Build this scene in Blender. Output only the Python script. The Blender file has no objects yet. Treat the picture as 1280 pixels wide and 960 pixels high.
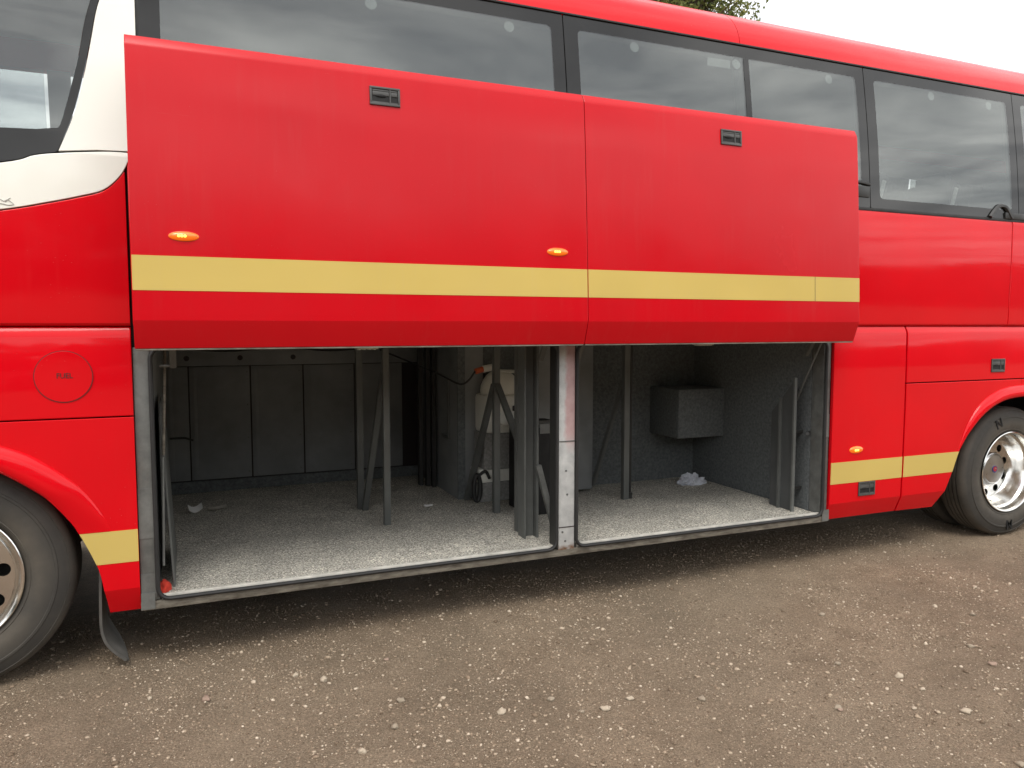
import bpy, bmesh, math, random
import numpy as np
from mathutils import Vector, Matrix, noise as mnoise
R = math.radians
random.seed(7)
sc = bpy.context.scene
col = sc.collection

# ------------------------------------------------------------------ camera
CAM_H, CAM_D = 1.6, 3.93
cam = bpy.data.cameras.new('camera')
cam.sensor_fit = 'HORIZONTAL'; cam.sensor_width = 36.0
cam.lens = 961.0 / 1280.0 * 36.0
cam.clip_start = 0.05; cam.clip_end = 2000
camo = bpy.data.objects.new('camera', cam); col.objects.link(camo)
camo.location = (0, -CAM_D, CAM_H)
camo.rotation_euler = (R(90 - 4.33), 0, R(-23.1))
sc.camera = camo

# ------------------------------------------------------------------ world: overcast sky
SUN_EL, SUN_AZ = 58.0, 205.0            # azimuth: degrees clockwise from +Y
w = bpy.data.worlds.new('World'); sc.world = w; w.use_nodes = True
nt = w.node_tree; nt.nodes.clear()
def WN(t, **k):
    n = nt.nodes.new(t)
    for a, v in k.items(): setattr(n, a, v)
    return n
out = WN('ShaderNodeOutputWorld'); bg = WN('ShaderNodeBackground')
sky = WN('ShaderNodeTexSky'); sky.sky_type = 'NISHITA'; sky.sun_disc = False
sky.sun_elevation = R(SUN_EL); sky.sun_rotation = R(SUN_AZ); sky.dust_density = 4.0
tc = WN('ShaderNodeTexCoord'); sp = WN('ShaderNodeSeparateXYZ')
nt.links.new(tc.outputs['Generated'], sp.inputs[0])
mx = WN('ShaderNodeMath', operation='MAXIMUM'); mx.inputs[1].default_value = 0.10
nt.links.new(sp.outputs['Z'], mx.inputs[0])
dx = WN('ShaderNodeMath', operation='DIVIDE'); dy = WN('ShaderNodeMath', operation='DIVIDE')
nt.links.new(sp.outputs['X'], dx.inputs[0]); nt.links.new(mx.outputs[0], dx.inputs[1])
nt.links.new(sp.outputs['Y'], dy.inputs[0]); nt.links.new(mx.outputs[0], dy.inputs[1])
cb = WN('ShaderNodeCombineXYZ'); nt.links.new(dx.outputs[0], cb.inputs[0]); nt.links.new(dy.outputs[0], cb.inputs[1])
nz = WN('ShaderNodeTexNoise'); nz.inputs['Scale'].default_value = 1.15; nz.inputs['Detail'].default_value = 7
nz.inputs['Roughness'].default_value = 0.55; nz.inputs['Distortion'].default_value = 0.35
nt.links.new(cb.outputs[0], nz.inputs['Vector'])
rp = WN('ShaderNodeValToRGB')
rp.color_ramp.elements[0].position = 0.38; rp.color_ramp.elements[0].color = (0.44, 0.45, 0.47, 1)
rp.color_ramp.elements[1].position = 0.62; rp.color_ramp.elements[1].color = (1.0, 0.99, 0.97, 1)
nt.links.new(nz.outputs['Fac'], rp.inputs[0])
sc10 = WN('ShaderNodeVectorMath', operation='SCALE'); sc10.inputs['Scale'].default_value = 12.5
nt.links.new(rp.outputs[0], sc10.inputs[0])
mixw = WN('ShaderNodeMix', data_type='RGBA'); mixw.inputs[0].default_value = 0.90
nt.links.new(sky.outputs[0], mixw.inputs[6]); nt.links.new(sc10.outputs[0], mixw.inputs[7])
nt.links.new(mixw.outputs[2], bg.inputs['Color']); bg.inputs['Strength'].default_value = 0.10
nt.links.new(bg.outputs[0], out.inputs[0])

sun = bpy.data.lights.new('sun', 'SUN'); sun.energy = 0.9; sun.angle = R(28); sun.color = (1.0, 0.96, 0.9)
suno = bpy.data.objects.new('sun', sun); col.objects.link(suno)
d = Vector((math.sin(R(SUN_AZ)) * math.cos(R(SUN_EL)), math.cos(R(SUN_AZ)) * math.cos(R(SUN_EL)), math.sin(R(SUN_EL))))
suno.rotation_euler = d.to_track_quat('Z', 'Y').to_euler(); suno.location = d * 50

sc.view_settings.view_transform = 'Standard'; sc.view_settings.look = 'None'
sc.view_settings.exposure = 1.05; sc.view_settings.gamma = 1.0
sc.view_settings.use_curve_mapping = False
sc.cycles.use_denoising = True
sc.cycles.max_bounces = 10; sc.cycles.transparent_max_bounces = 16
sc.cycles.caustics_reflective = False; sc.cycles.caustics_refractive = False

# ------------------------------------------------------------------ materials
class Mat:
    def __init__(s, name):
        s.m = bpy.data.materials.new(name); s.m.use_nodes = True
        s.t = s.m.node_tree; s.b = s.t.nodes['Principled BSDF']
        s.o = [n for n in s.t.nodes if n.type == 'OUTPUT_MATERIAL'][0]
    def n(s, t, **k):
        n = s.t.nodes.new(t)
        for a, v in k.items(): setattr(n, a, v)
        return n
    def l(s, a, b): s.t.links.new(a, b)
    def set(s, **k):
        for a, v in k.items():
            a = a.replace('_', ' ')
            for i in s.b.inputs:
                if i.name.lower() == a.lower(): i.default_value = v
        return s
    def noise(s, scale, detail=4, rough=0.5, vec=None, dist=0):
        n = s.n('ShaderNodeTexNoise'); n.inputs['Scale'].default_value = scale
        n.inputs['Detail'].default_value = detail; n.inputs['Roughness'].default_value = rough
        n.inputs['Distortion'].default_value = dist
        if vec is None: vec = s.obj()
        s.l(vec, n.inputs['Vector']); return n.outputs['Fac']
    def obj(s):
        if not hasattr(s, '_c'): s._c = s.n('ShaderNodeTexCoord').outputs['Object']
        return s._c
    def mapped(s, scale):
        m = s.n('ShaderNodeMapping'); m.inputs['Scale'].default_value = scale; s.l(s.obj(), m.inputs[0]); return m.outputs[0]
    def ramp(s, fac, stops):
        r = s.n('ShaderNodeValToRGB'); e = r.color_ramp.elements
        while len(e) < len(stops): e.new(0.5)
        for i, (p, c) in enumerate(stops):
            e[i].position = p; e[i].color = (c, c, c, 1) if not isinstance(c, tuple) else (*c, 1)
        s.l(fac, r.inputs[0]); return r.outputs[0]
    def mix(s, fac, a, b, bt='MIX'):
        m = s.n('ShaderNodeMix', data_type='RGBA', blend_type=bt)
        for i, v in ((0, fac), (6, a), (7, b)):
            if hasattr(v, 'is_linked'): s.l(v, m.inputs[i])
            elif isinstance(v, tuple): m.inputs[i].default_value = (*v, 1)
            else: m.inputs[i].default_value = v
        return m.outputs[2]
    def base(s, sock): s.l(sock, s.b.inputs['Base Color'])
    def rough(s, sock): s.l(sock, s.b.inputs['Roughness'])
    def bump(s, sock, strength=0.2, dist=0.01, coat=False):
        b = s.n('ShaderNodeBump'); b.inputs['Strength'].default_value = strength; b.inputs['Distance'].default_value = dist
        s.l(sock, b.inputs['Height']); s.l(b.outputs[0], s.b.inputs['Normal'])
        if coat: s.l(b.outputs[0], s.b.inputs['Coat Normal'])
        return s
M = {}
def paint(name, c, dust=0.10, rough=0.30, coat=1.0, dustc=(0.42, 0.36, 0.30), spots=0.0, crough=(0.03, 0.16)):
    m = Mat(name); m.set(Coat_Weight=coat, Coat_Roughness=0.05, Coat_IOR=1.5, Specular_IOR_Level=0.05)
    vary = m.ramp(m.noise(1.4, 3), [(0.3, 0.90), (0.7, 1.0)])
    col1 = m.mix(1.0, c, vary, 'MULTIPLY')
    # rain streaks run down the side; road dust sits in soft patches; fine specks of dried droplets
    streak = m.ramp(m.noise(3.2, 5, 0.6, m.mapped((9, 9, 0.5))), [(0.50, 0.0), (0.80, 1.0)])
    patch = m.ramp(m.noise(2.3, 5, 0.6), [(0.42, 0.0), (0.75, 1.0)])
    dirt = m.mix(1.0, streak, patch, 'MULTIPLY')
    v = m.n('ShaderNodeTexVoronoi'); v.inputs['Scale'].default_value = 46; m.l(m.obj(), v.inputs['Vector'])
    spk = m.ramp(v.outputs['Distance'], [(0.045, 1.0), (0.075, 0.0)])
    spk = m.mix(1.0, spk, m.ramp(m.noise(5.0, 3), [(0.50, 0.0), (0.62, 1.0)]), 'MULTIPLY')
    # a few hairline scuffs along the side
    scf = m.ramp(m.noise(6.0, 3, 0.5, m.mapped((1.2, 1, 60))), [(0.69, 0.0), (0.72, 1.0)])
    scf = m.mix(1.0, scf, m.ramp(m.noise(1.9, 3), [(0.58, 0.0), (0.66, 1.0)]), 'MULTIPLY')
    fs_ = m.n('ShaderNodeMath', operation='MULTIPLY'); m.l(spk, fs_.inputs[0]); fs_.inputs[1].default_value = spots
    fs2 = m.n('ShaderNodeMath', operation='MULTIPLY_ADD'); m.l(scf, fs2.inputs[0]); fs2.inputs[1].default_value = spots * 0.35; m.l(fs_.outputs[0], fs2.inputs[2])
    fm = m.n('ShaderNodeMath', operation='MULTIPLY_ADD'); m.l(dirt, fm.inputs[0]); fm.inputs[1].default_value = dust; m.l(fs2.outputs[0], fm.inputs[2])
    m.base(m.mix(fm.outputs[0], col1, dustc))
    m.rough(m.ramp(m.noise(4.0, 4), [(0.3, rough), (0.8, rough + 0.15)]))
    cr = m.ramp(m.noise(1.7, 5, 0.6), [(0.35, crough[0]), (0.75, crough[1])])
    m.l(cr, m.b.inputs['Coat Roughness'])
    m.bump(m.noise(2.2, 2, 0.4), 0.10, 0.02, True)
    M[name] = m.m
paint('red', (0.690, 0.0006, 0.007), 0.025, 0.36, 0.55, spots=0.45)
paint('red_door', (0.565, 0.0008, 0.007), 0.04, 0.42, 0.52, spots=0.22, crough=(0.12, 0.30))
paint('cream', (0.91, 0.905, 0.83), 0.03)
paint('gold', (0.61, 0.455, 0.135), 0.14, 0.45, 0.30, spots=0.25)
def simple(name, c, rough=0.5, metal=0.0, var=0.25, scale=8.0, bump=0.0, bscale=60.0, spec=0.5, dist=0.004):
    m = Mat(name); m.set(Metallic=metal, Specular_IOR_Level=spec)
    vary = m.ramp(m.noise(scale, 5, 0.6), [(0.25, 1.0 - var), (0.75, 1.0 + var * 0.4)])
    m.base(m.mix(1.0, c, vary, 'MULTIPLY'))
    m.rough(m.ramp(m.noise(scale * 1.7, 4), [(0.2, max(0.02, rough - 0.08)), (0.8, min(1, rough + 0.12))]))
    if bump: m.bump(m.noise(bscale, 5, 0.6), bump, dist)
    M[name] = m.m; return m
simple('black_plastic', (0.028, 0.028, 0.027), 0.42, 0, 0.2)
simple('handle_plastic', (0.075, 0.075, 0.072), 0.38, 0, 0.2)
simple('recess_black', (0.006, 0.006, 0.006), 0.7, 0, 0.1)
simple('dark_metal', (0.115, 0.121, 0.116), 0.48, 0.0, 0.3, 5, 0.05)
simple('guard_black', (0.07, 0.074, 0.075), 0.6, 0, 0.3, 3, 0.05)
simple('panel_black', (0.225, 0.236, 0.240), 0.55, 0, 0.3, 3, 0.05)
simple('rubber', (0.018, 0.018, 0.018), 0.55, 0, 0.3, 10, 0.1)
simple('underbody', (0.02, 0.018, 0.016), 0.9, 0, 0.4, 4, 0.2)
simple('felt', (0.150, 0.162, 0.165), 0.98, 0, 0.45, 55, 0.5, 350, 0.1)
simple('felt_light', (0.30, 0.30, 0.29), 0.98, 0, 0.4, 55, 0.5, 350, 0.1)
simple('white_plastic', (0.80, 0.80, 0.74), 0.40, 0, 0.12, 4)
simple('mud_rubber', (0.10, 0.095, 0.085), 0.75, 0, 0.45, 9, 0.3, 40)
simple('seat_cloth', (0.045, 0.045, 0.055), 0.95, 0, 0.3, 30)
simple('seat_trim', (0.88, 0.89, 0.88), 0.5, 0, 0.3, 60)
simple('lining', (0.60, 0.60, 0.57), 0.9, 0, 0.1, 2)
simple('lining_dark', (0.10, 0.10, 0.10), 0.9, 0, 0.1, 2)
simple('sticker', (0.85, 0.88, 0.87), 0.5, 0, 0.05, 4)
simple('ink', (0.02, 0.012, 0.012), 0.6, 0, 0.1, 4)
simple('grey_ink', (0.45, 0.44, 0.41), 0.6, 0, 0.1, 4)
simple('paper', (0.88, 0.88, 0.87), 0.8, 0, 0.05, 30)
simple('tissue', (0.62, 0.64, 0.70), 0.9, 0, 0.15, 30)
simple('red_cloth', (0.55, 0.04, 0.02), 0.9, 0, 0.3, 30)
simple('orange_plastic', (0.5, 0.09, 0.02), 0.4, 0, 0.1, 30)
simple('lamp_lens', (0.60, 0.58, 0.48), 0.25, 0, 0.25, 90)
simple('chrome', (0.80, 0.79, 0.76), 0.16, 1.0, 0.22, 7, 0.04, 30)
simple('alloy', (0.46, 0.46, 0.45), 0.30, 1.0, 0.25, 9, 0.04, 30)
simple('emblem_red', (0.45, 0.03, 0.04), 0.3, 0, 0.1)
simple('emblem_blue', (0.03, 0.06, 0.22), 0.3, 0, 0.1)
simple('bright_strip', (0.62, 0.60, 0.54), 0.45, 0.2, 0.4, 12)
simple('bark', (0.09, 0.07, 0.05), 0.95, 0, 0.4, 6, 0.5, 20)
# galvanised steel: blotchy, with dirt
m = Mat('galvanised'); m.set(Metallic=0.35, Specular_IOR_Level=0.5)
a = m.ramp(m.noise(14, 6, 0.65), [(0.3, (0.12, 0.125, 0.12)), (0.7, (0.20, 0.205, 0.195))])
g = m.ramp(m.noise(5, 6, 0.7), [(0.52, 0.0), (0.75, 0.7)])
m.base(m.mix(g, a, (0.11, 0.10, 0.085))); m.rough(m.ramp(m.noise(20, 4), [(0.2, 0.38), (0.8, 0.62)])); M['galvanised'] = m.m
m.bump(m.noise(40, 4), 0.06, 0.004)
# middle post: galvanised with a faded red paint smear and rust at the foot
m = Mat('post_steel'); m.set(Metallic=0.3)
a = m.ramp(m.noise(13, 6, 0.65), [(0.3, (0.40, 0.41, 0.41)), (0.7, (0.60, 0.61, 0.60))])
sx = m.n('ShaderNodeSeparateXYZ'); m.l(m.obj(), sx.inputs[0])
def rng(mm, sock, lo, hi, up=True):
    r = mm.n('ShaderNodeMapRange'); r.inputs[1].default_value = lo; r.inputs[2].default_value = hi
    r.inputs[3].default_value = 0.0 if up else 1.0; r.inputs[4].default_value = 1.0 if up else 0.0
    mm.l(sock, r.inputs[0]); return r.outputs[0]
nzz = m.noise(16, 4)
wob = m.n('ShaderNodeMath', operation='MULTIPLY_ADD'); m.l(nzz, wob.inputs[0]); wob.inputs[1].default_value = 0.05; m.l(sx.outputs['X'], wob.inputs[2])
smear = m.mix(1.0, rng(m, wob.outputs[0], 2.035, 2.055), rng(m, sx.outputs['Z'], 0.85, 0.98), 'MULTIPLY')
sm2 = m.n('ShaderNodeMath', operation='MULTIPLY'); m.l(smear, sm2.inputs[0]); sm2.inputs[1].default_value = 0.5
c1 = m.mix(sm2.outputs[0], a, (0.40, 0.10, 0.10))
wz = m.n('ShaderNodeMath', operation='MULTIPLY_ADD'); m.l(m.noise(22, 5), wz.inputs[0]); wz.inputs[1].default_value = 0.12; m.l(sx.outputs['Z'], wz.inputs[2])
rust = rng(m, wz.outputs[0], 0.345, 0.385, False)
m.base(m.mix(rust, c1, (0.17, 0.085, 0.04))); m.rough(m.ramp(m.noise(20, 4), [(0.2, 0.45), (0.8, 0.7)])); M['post_steel'] = m.m
# dirty sill rail
m = Mat('sill_alloy'); m.set(Metallic=0.2)
a = m.ramp(m.noise(9, 6, 0.7, m.mapped((1, 4, 4))), [(0.35, (0.085, 0.072, 0.055)), (0.65, (0.24, 0.22, 0.18))])
m.base(a); m.rough(m.ramp(m.noise(20, 4), [(0.2, 0.5), (0.8, 0.8)])); M['sill_alloy'] = m.m
# tyre: black rubber with brown dust
m = Mat('tyre'); m.set(Specular_IOR_Level=0.35)
sxz = m.n('ShaderNodeSeparateXYZ'); m.l(m.obj(), sxz.inputs[0]); ds = []
for cx_, cz_ in ((-1.0, 0.485), (5.98, 0.448)):
    cc = m.n('ShaderNodeCombineXYZ'); m.l(sxz.outputs[0], cc.inputs[0]); m.l(sxz.outputs[2], cc.inputs[2])
    dd = m.n('ShaderNodeVectorMath', operation='DISTANCE'); m.l(cc.outputs[0], dd.inputs[0]); dd.inputs[1].default_value = (cx_, 0, cz_); ds.append(dd.outputs['Value'])
mn = m.n('ShaderNodeMath', operation='MINIMUM'); m.l(ds[0], mn.inputs[0]); m.l(ds[1], mn.inputs[1])
ring = m.ramp(mn.outputs[0], [(0.30, 0.75), (0.36, 1.0), (0.43, 0.45), (0.47, 0.30), (0.51, 0.95)])
dm = m.mix(1.0, m.ramp(m.noise(5, 6, 0.6), [(0.30, 0.35), (0.70, 1.0)]), ring, 'MULTIPLY')
m.base(m.mix(dm, (0.030, 0.030, 0.029), (0.105, 0.092, 0.074))); m.rough(m.ramp(m.noise(30, 3), [(0.2, 0.62), (0.8, 0.85)]))
m.bump(m.noise(90, 3), 0.12, 0.003); M['tyre'] = m.m
# bay carpet: mottled grey pile
m = Mat('carpet'); m.set(Specular_IOR_Level=0.05, Roughness=1.0, Sheen_Weight=0.15)
fine = m.ramp(m.noise(100, 5, 0.9), [(0.41, (0.16, 0.148, 0.122)), (0.50, (0.50, 0.468, 0.395)), (0.585, (0.95, 0.92, 0.81))])
vor = m.n('ShaderNodeTexVoronoi'); vor.inputs['Scale'].default_value = 150; m.l(m.obj(), vor.inputs['Vector'])
vs_ = m.n('ShaderNodeSeparateColor'); m.l(vor.outputs['Color'], vs_.inputs[0])
fine = m.mix(1.0, fine, m.ramp(vs_.outputs[0], [(0.0, 0.48), (0.7, 1.0), (1.0, 1.40)]), 'MULTIPLY')
big = m.ramp(m.noise(3.5, 5, 0.6), [(0.3, 0.72), (0.7, 1.08)])
m.base(m.mix(1.0, fine, big, 'MULTIPLY')); m.bump(m.noise(130, 4, 0.8), 1.0, 0.012); M['carpet'] = m.m
# glass
def glass(name, tint, ior):
    m = Mat(name); m.t.nodes.remove(m.b)
    tr = m.n('ShaderNodeBsdfTransparent'); tr.inputs[0].default_value = (*tint, 1)
    gl = m.n('ShaderNodeBsdfGlossy'); gl.inputs['Roughness'].default_value = 0.015
    gl.inputs['Color'].default_value = (0.97, 1.0, 0.98, 1)
    lw = m.n('ShaderNodeLayerWeight'); lw.inputs['Blend'].default_value = 0.5
    pw = m.n('ShaderNodeMath', operation='POWER'); m.l(lw.outputs['Facing'], pw.inputs[0]); pw.inputs[1].default_value = 5.0
    f0 = ((ior - 1) / (ior + 1)) ** 2
    fr = m.n('ShaderNodeMath', operation='MULTIPLY_ADD'); m.l(pw.outputs[0], fr.inputs[0]); fr.inputs[1].default_value = 1 - f0; fr.inputs[2].default_value = f0
    b = m.n('ShaderNodeBump'); b.inputs['Strength'].default_value = 0.05; b.inputs['Distance'].default_value = 0.02
    m.l(m.noise(1.3, 2), b.inputs['Height']); m.l(b.outputs[0], gl.inputs['Normal'])
    mxs = m.n('ShaderNodeMixShader'); m.l(fr.outputs[0], mxs.inputs[0]); m.l(tr.outputs[0], mxs.inputs[1]); m.l(gl.outputs[0], mxs.inputs[2])
    m.l(mxs.outputs[0], m.o.inputs[0]); M[name] = m.m
glass('tinted_glass', (0.60, 0.62, 0.61), 2.0)
glass('clear_glass', (0.80, 0.83, 0.84), 1.5)
m = Mat('frit'); m.set(Base_Color=(0.015, 0.015, 0.014, 1), Roughness=0.05, IOR=1.47)
m.bump(m.noise(1.3, 2), 0.05, 0.02); M['frit'] = m.m
# amber lens and lit diodes
m = Mat('amber'); m.set(Base_Color=(0.85, 0.16, 0.01, 1), Roughness=0.18, Coat_Weight=0.6, Emission_Color=(1.0, 0.16, 0.0, 1), Emission_Strength=0.22); M['amber'] = m.m
m = Mat('diode'); m.set(Base_Color=(1, 0.6, 0.1, 1), Emission_Color=(1.0, 0.55, 0.06, 1), Emission_Strength=1.6); M['diode'] = m.m
# ground
def ground_mat():
    m = Mat('dirt'); m.set(Specular_IOR_Level=0.2)
    bigp = m.noise(0.55, 5, 0.6); mid = m.noise(5.5, 6, 0.65); fine = m.noise(120, 4, 0.75); grit = m.noise(420, 2, 0.7)
    c = m.ramp(mid, [(0.28, (0.240, 0.174, 0.116)), (0.55, (0.335, 0.250, 0.171)), (0.8, (0.410, 0.315, 0.222))])
    c = m.mix(m.ramp(bigp, [(0.35, 0.0), (0.65, 0.7)]), c, (0.315, 0.250, 0.178))
    c = m.mix(1.0, c, m.ramp(fine, [(0.3, 0.66), (0.7, 1.22)]), 'MULTIPLY')
    c = m.mix(m.ramp(grit, [(0.62, 0.0), (0.74, 0.55)]), c, (0.50, 0.41, 0.30))
    for scl, lo, hi in ((155, 0.74, 1.22), (330, 0.62, 1.30)):
        vo = m.n('ShaderNodeTexVoronoi'); vo.inputs['Scale'].default_value = scl; vo.inputs['Randomness'].default_value = 1.0; m.l(m.obj(), vo.inputs['Vector'])
        sc_ = m.n('ShaderNodeSeparateColor'); m.l(vo.outputs['Color'], sc_.inputs[0])
        c = m.mix(1.0, c, m.ramp(sc_.outputs[0], [(0.0, lo), (0.25, 0.93), (0.8, 1.0), (1.0, hi)]), 'MULTIPLY')
    damp = m.ramp(m.noise(0.9, 5, 0.65, None, 0.6), [(0.40, 0.80), (0.60, 1.0)])
    c = m.mix(1.0, c, damp, 'MULTIPLY')
    m.base(c); m.rough(m.ramp(bigp, [(0.3, 0.8), (0.7, 0.97)]))
    h = m.mix(0.45, fine, m.noise(30, 6, 0.75))
    m.bump(h, 1.0, 0.022); M['dirt'] = m.m
ground_mat()
def stone_mat(name, stops):
    m = Mat(name); m.set(Specular_IOR_Level=0.25, Roughness=0.85)
    gi = m.n('ShaderNodeNewGeometry')
    c = m.ramp(gi.outputs['Random Per Island'], stops)
    c = m.mix(1.0, c, m.ramp(m.noise(160, 4), [(0.3, 0.75), (0.7, 1.1)]), 'MULTIPLY')
    m.base(c); M[name] = m.m
stone_mat('grit', [(0.0, (0.15, 0.108, 0.073)), (0.40, (0.28, 0.212, 0.148)), (0.72, (0.38, 0.30, 0.215)), (0.90, (0.47, 0.385, 0.29)), (1.0, (0.60, 0.51, 0.40))])
def one_stone(name, c):
    m = Mat(name); m.set(Specular_IOR_Level=0.25, Roughness=0.85)
    m.base(m.mix(m.ramp(m.noise(70, 5), [(0.35, 0.0), (0.7, 1.0)]), c, tuple(v * 0.62 for v in c))); m.bump(m.noise(150, 4), 0.4, 0.004); M[name] = m.m
one_stone('stone_pale', (0.50, 0.42, 0.32)); one_stone('stone_pink', (0.36, 0.26, 0.20)); one_stone('stone_grey', (0.36, 0.30, 0.225))
def leaf_mat(name, stops):
    m = Mat(name); m.set(Roughness=0.6, Specular_IOR_Level=0.3)
    gi = m.n('ShaderNodeNewGeometry'); c = m.ramp(gi.outputs['Random Per Island'], stops); m.base(c)
    tl = m.n('ShaderNodeBsdfTranslucent'); m.l(c, tl.inputs[0]); ms = m.n('ShaderNodeMixShader'); ms.inputs[0].default_value = 0.35
    m.l(m.b.outputs[0], ms.inputs[1]); m.l(tl.outputs[0], ms.inputs[2]); m.l(ms.outputs[0], m.o.inputs[0]); M[name] = m.m
leaf_mat('leaf', [(0.0, (0.08, 0.11, 0.03)), (0.6, (0.17, 0.20, 0.06)), (1.0, (0.28, 0.28, 0.10))])
leaf_mat('hedge_leaf', [(0.0, (0.025, 0.04, 0.015)), (1.0, (0.07, 0.09, 0.03))])

# ------------------------------------------------------------------ mesh helpers
def tag(o, label=None, cat=None, group=None, kind=None):
    if label: o['label'] = label
    if cat: o['category'] = cat
    if group: o['group'] = group
    if kind: o['kind'] = kind
    return o
def empty(name, loc):
    o = bpy.data.objects.new(name, None); o.location = loc; o.empty_display_size = 0.2; col.objects.link(o); return o
ABS = {}
def link(name, me, mats, parent=None):
    """Link a mesh given in world coordinates; its parent may stand anywhere (no parent is rotated)."""
    o = bpy.data.objects.new(name, me)
    for mt in ([mats] if isinstance(mats, str) else mats): me.materials.append(M[mt])
    col.objects.link(o)
    c = Vector((0, 0, 0))
    if len(me.vertices):
        a = np.empty(len(me.vertices) * 3, np.float32); me.vertices.foreach_get('co', a); a = a.reshape(-1, 3)
        c = Vector(((a[:, 0].min() + a[:, 0].max()) / 2, (a[:, 1].min() + a[:, 1].max()) / 2, float(a[:, 2].min())))
    ABS[o.name] = Vector((0, 0, 0)) if parent is None else None
    if parent is not None:
        o.parent = parent
        o.location = -wpos(parent)
    return o
def wpos(o):
    p = Vector((0, 0, 0))
    while o is not None: p += o.location; o = o.parent
    return p
def finish(bm, name, mats, parent, sharp=28, smooth=True):
    bmesh.ops.recalc_face_normals(bm, faces=bm.faces)
    for f in bm.faces: f.smooth = smooth
    for e in bm.edges:
        if len(e.link_faces) == 2 and e.calc_face_angle(0) > R(sharp): e.smooth = False
    me = bpy.data.meshes.new(name); bm.to_mesh(me); bm.free()
    return link(name, me, mats, parent)
class MB:
    def __init__(s): s.bm = bmesh.new()
    def box(s, x0, x1, y0, y1, z0, z1, bev=0.0, mi=0, rot=None, piv=None):
        t = bmesh.new(); bmesh.ops.create_cube(t, size=1.0)
        bmesh.ops.scale(t, vec=(x1 - x0, y1 - y0, z1 - z0), verts=t.verts)
        if bev: bmesh.ops.bevel(t, geom=list(t.edges), offset=bev, segments=2, affect='EDGES', profile=0.6)
        bmesh.ops.translate(t, vec=((x0 + x1) / 2, (y0 + y1) / 2, (z0 + z1) / 2), verts=t.verts)
        if rot is not None: bmesh.ops.rotate(t, cent=piv, matrix=rot, verts=t.verts)
        return s.add(t, mi)
    def add(s, t, mi=0):
        mp = {v: s.bm.verts.new(v.co) for v in t.verts}
        for f in t.faces:
            try: nf = s.bm.faces.new([mp[v] for v in f.verts]); nf.material_index = mi
            except ValueError: pass
        t.free(); return s
    def bar(s, p, q, wx, wy, mi=0, bev=0.0, up=(0, 0, 1)):
        """A rectangular bar from p to q."""
        p = Vector(p); q = Vector(q); d = (q - p); L = d.length; d.normalize()
        u = Vector(up)
        if abs(d.dot(u)) > 0.95: u = Vector((0, 1, 0))
        a = d.cross(u).normalized(); b = d.cross(a).normalized()
        t = bmesh.new(); bmesh.ops.create_cube(t, size=1.0)
        bmesh.ops.scale(t, vec=(wx, wy, L), verts=t.verts)
        if bev: bmesh.ops.bevel(t, geom=list(t.edges), offset=bev, segments=2, affect='EDGES')
        mt = Matrix((a, b, d)).transposed().to_4x4(); mt.translation = (p + q) / 2
        bmesh.ops.transform(t, matrix=mt, verts=t.verts)
        return s.add(t, mi)
    def tube(s, pts, r, n=8, mi=0, closed=False):
        pts = [Vector(p) for p in pts]; N = len(pts); rings = []
        for i, p in enumerate(pts):
            a = pts[(i - 1) % N] if (closed or i > 0) else p; b = pts[(i + 1) % N] if (closed or i < N - 1) else p
            t = (b - a).normalized(); u = Vector((0, 1, 0)) if abs(t.y) < 0.9 else Vector((1, 0, 0))
            e1 = t.cross(u).normalized(); e2 = t.cross(e1).normalized()
            rings.append([s.bm.verts.new(p + (e1 * math.cos(k * 2 * math.pi / n) + e2 * math.sin(k * 2 * math.pi / n)) * r) for k in range(n)])
        for i in range(N if closed else N - 1):
            A, B = rings[i], rings[(i + 1) % N]
            for k in range(n):
                f = s.bm.faces.new([A[k], A[(k + 1) % n], B[(k + 1) % n], B[k]]); f.material_index = mi
        if not closed:
            for rr in (rings[0], rings[-1]): f = s.bm.faces.new(rr); f.material_index = mi
        return s
    def lathe_y(s, prof, cx, cz, n=64, mi=0, closed=False):
        """prof: (radius, y) list spun about the Y axis through (cx, cz)."""
        rings = [[s.bm.verts.new((cx + r * math.cos(2 * math.pi * k / n), y, cz + r * math.sin(2 * math.pi * k / n))) for k in range(n)] for r, y in prof]
        for i in range(len(rings) - (0 if closed else 1)):
            A, B = rings[i], rings[(i + 1) % len(rings)]
            for k in range(n):
                f = s.bm.faces.new([A[k], A[(k + 1) % n], B[(k + 1) % n], B[k]]); f.material_index = mi
        return s
    def disc_y(s, cx, cz, y, r, n=32, mi=0):
        f = s.bm.faces.new([s.bm.verts.new((cx + r * math.cos(2 * math.pi * k / n), y, cz + r * math.sin(2 * math.pi * k / n))) for k in range(n)]); f.material_index = mi; return s
    def ell(s, c, rx, ry, rz, mi=0, u=20, v=12, fn=None):
        t = bmesh.new(); bmesh.ops.create_uvsphere(t, u_segments=u, v_segments=v, radius=1.0)
        for vv in t.verts:
            p = vv.co.copy()
            if fn: p = fn(p)
            vv.co = Vector((c[0] + p.x * rx, c[1] + p.y * ry, c[2] + p.z * rz))
        return s.add(t, mi)
    def map(s, f):
        for v in s.bm.verts: v.co = f(v.co)
        return s
    def build(s, name, mats, parent=None, sharp=28, smooth=True): return finish(s.bm, name, mats, parent, sharp, smooth)

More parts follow.
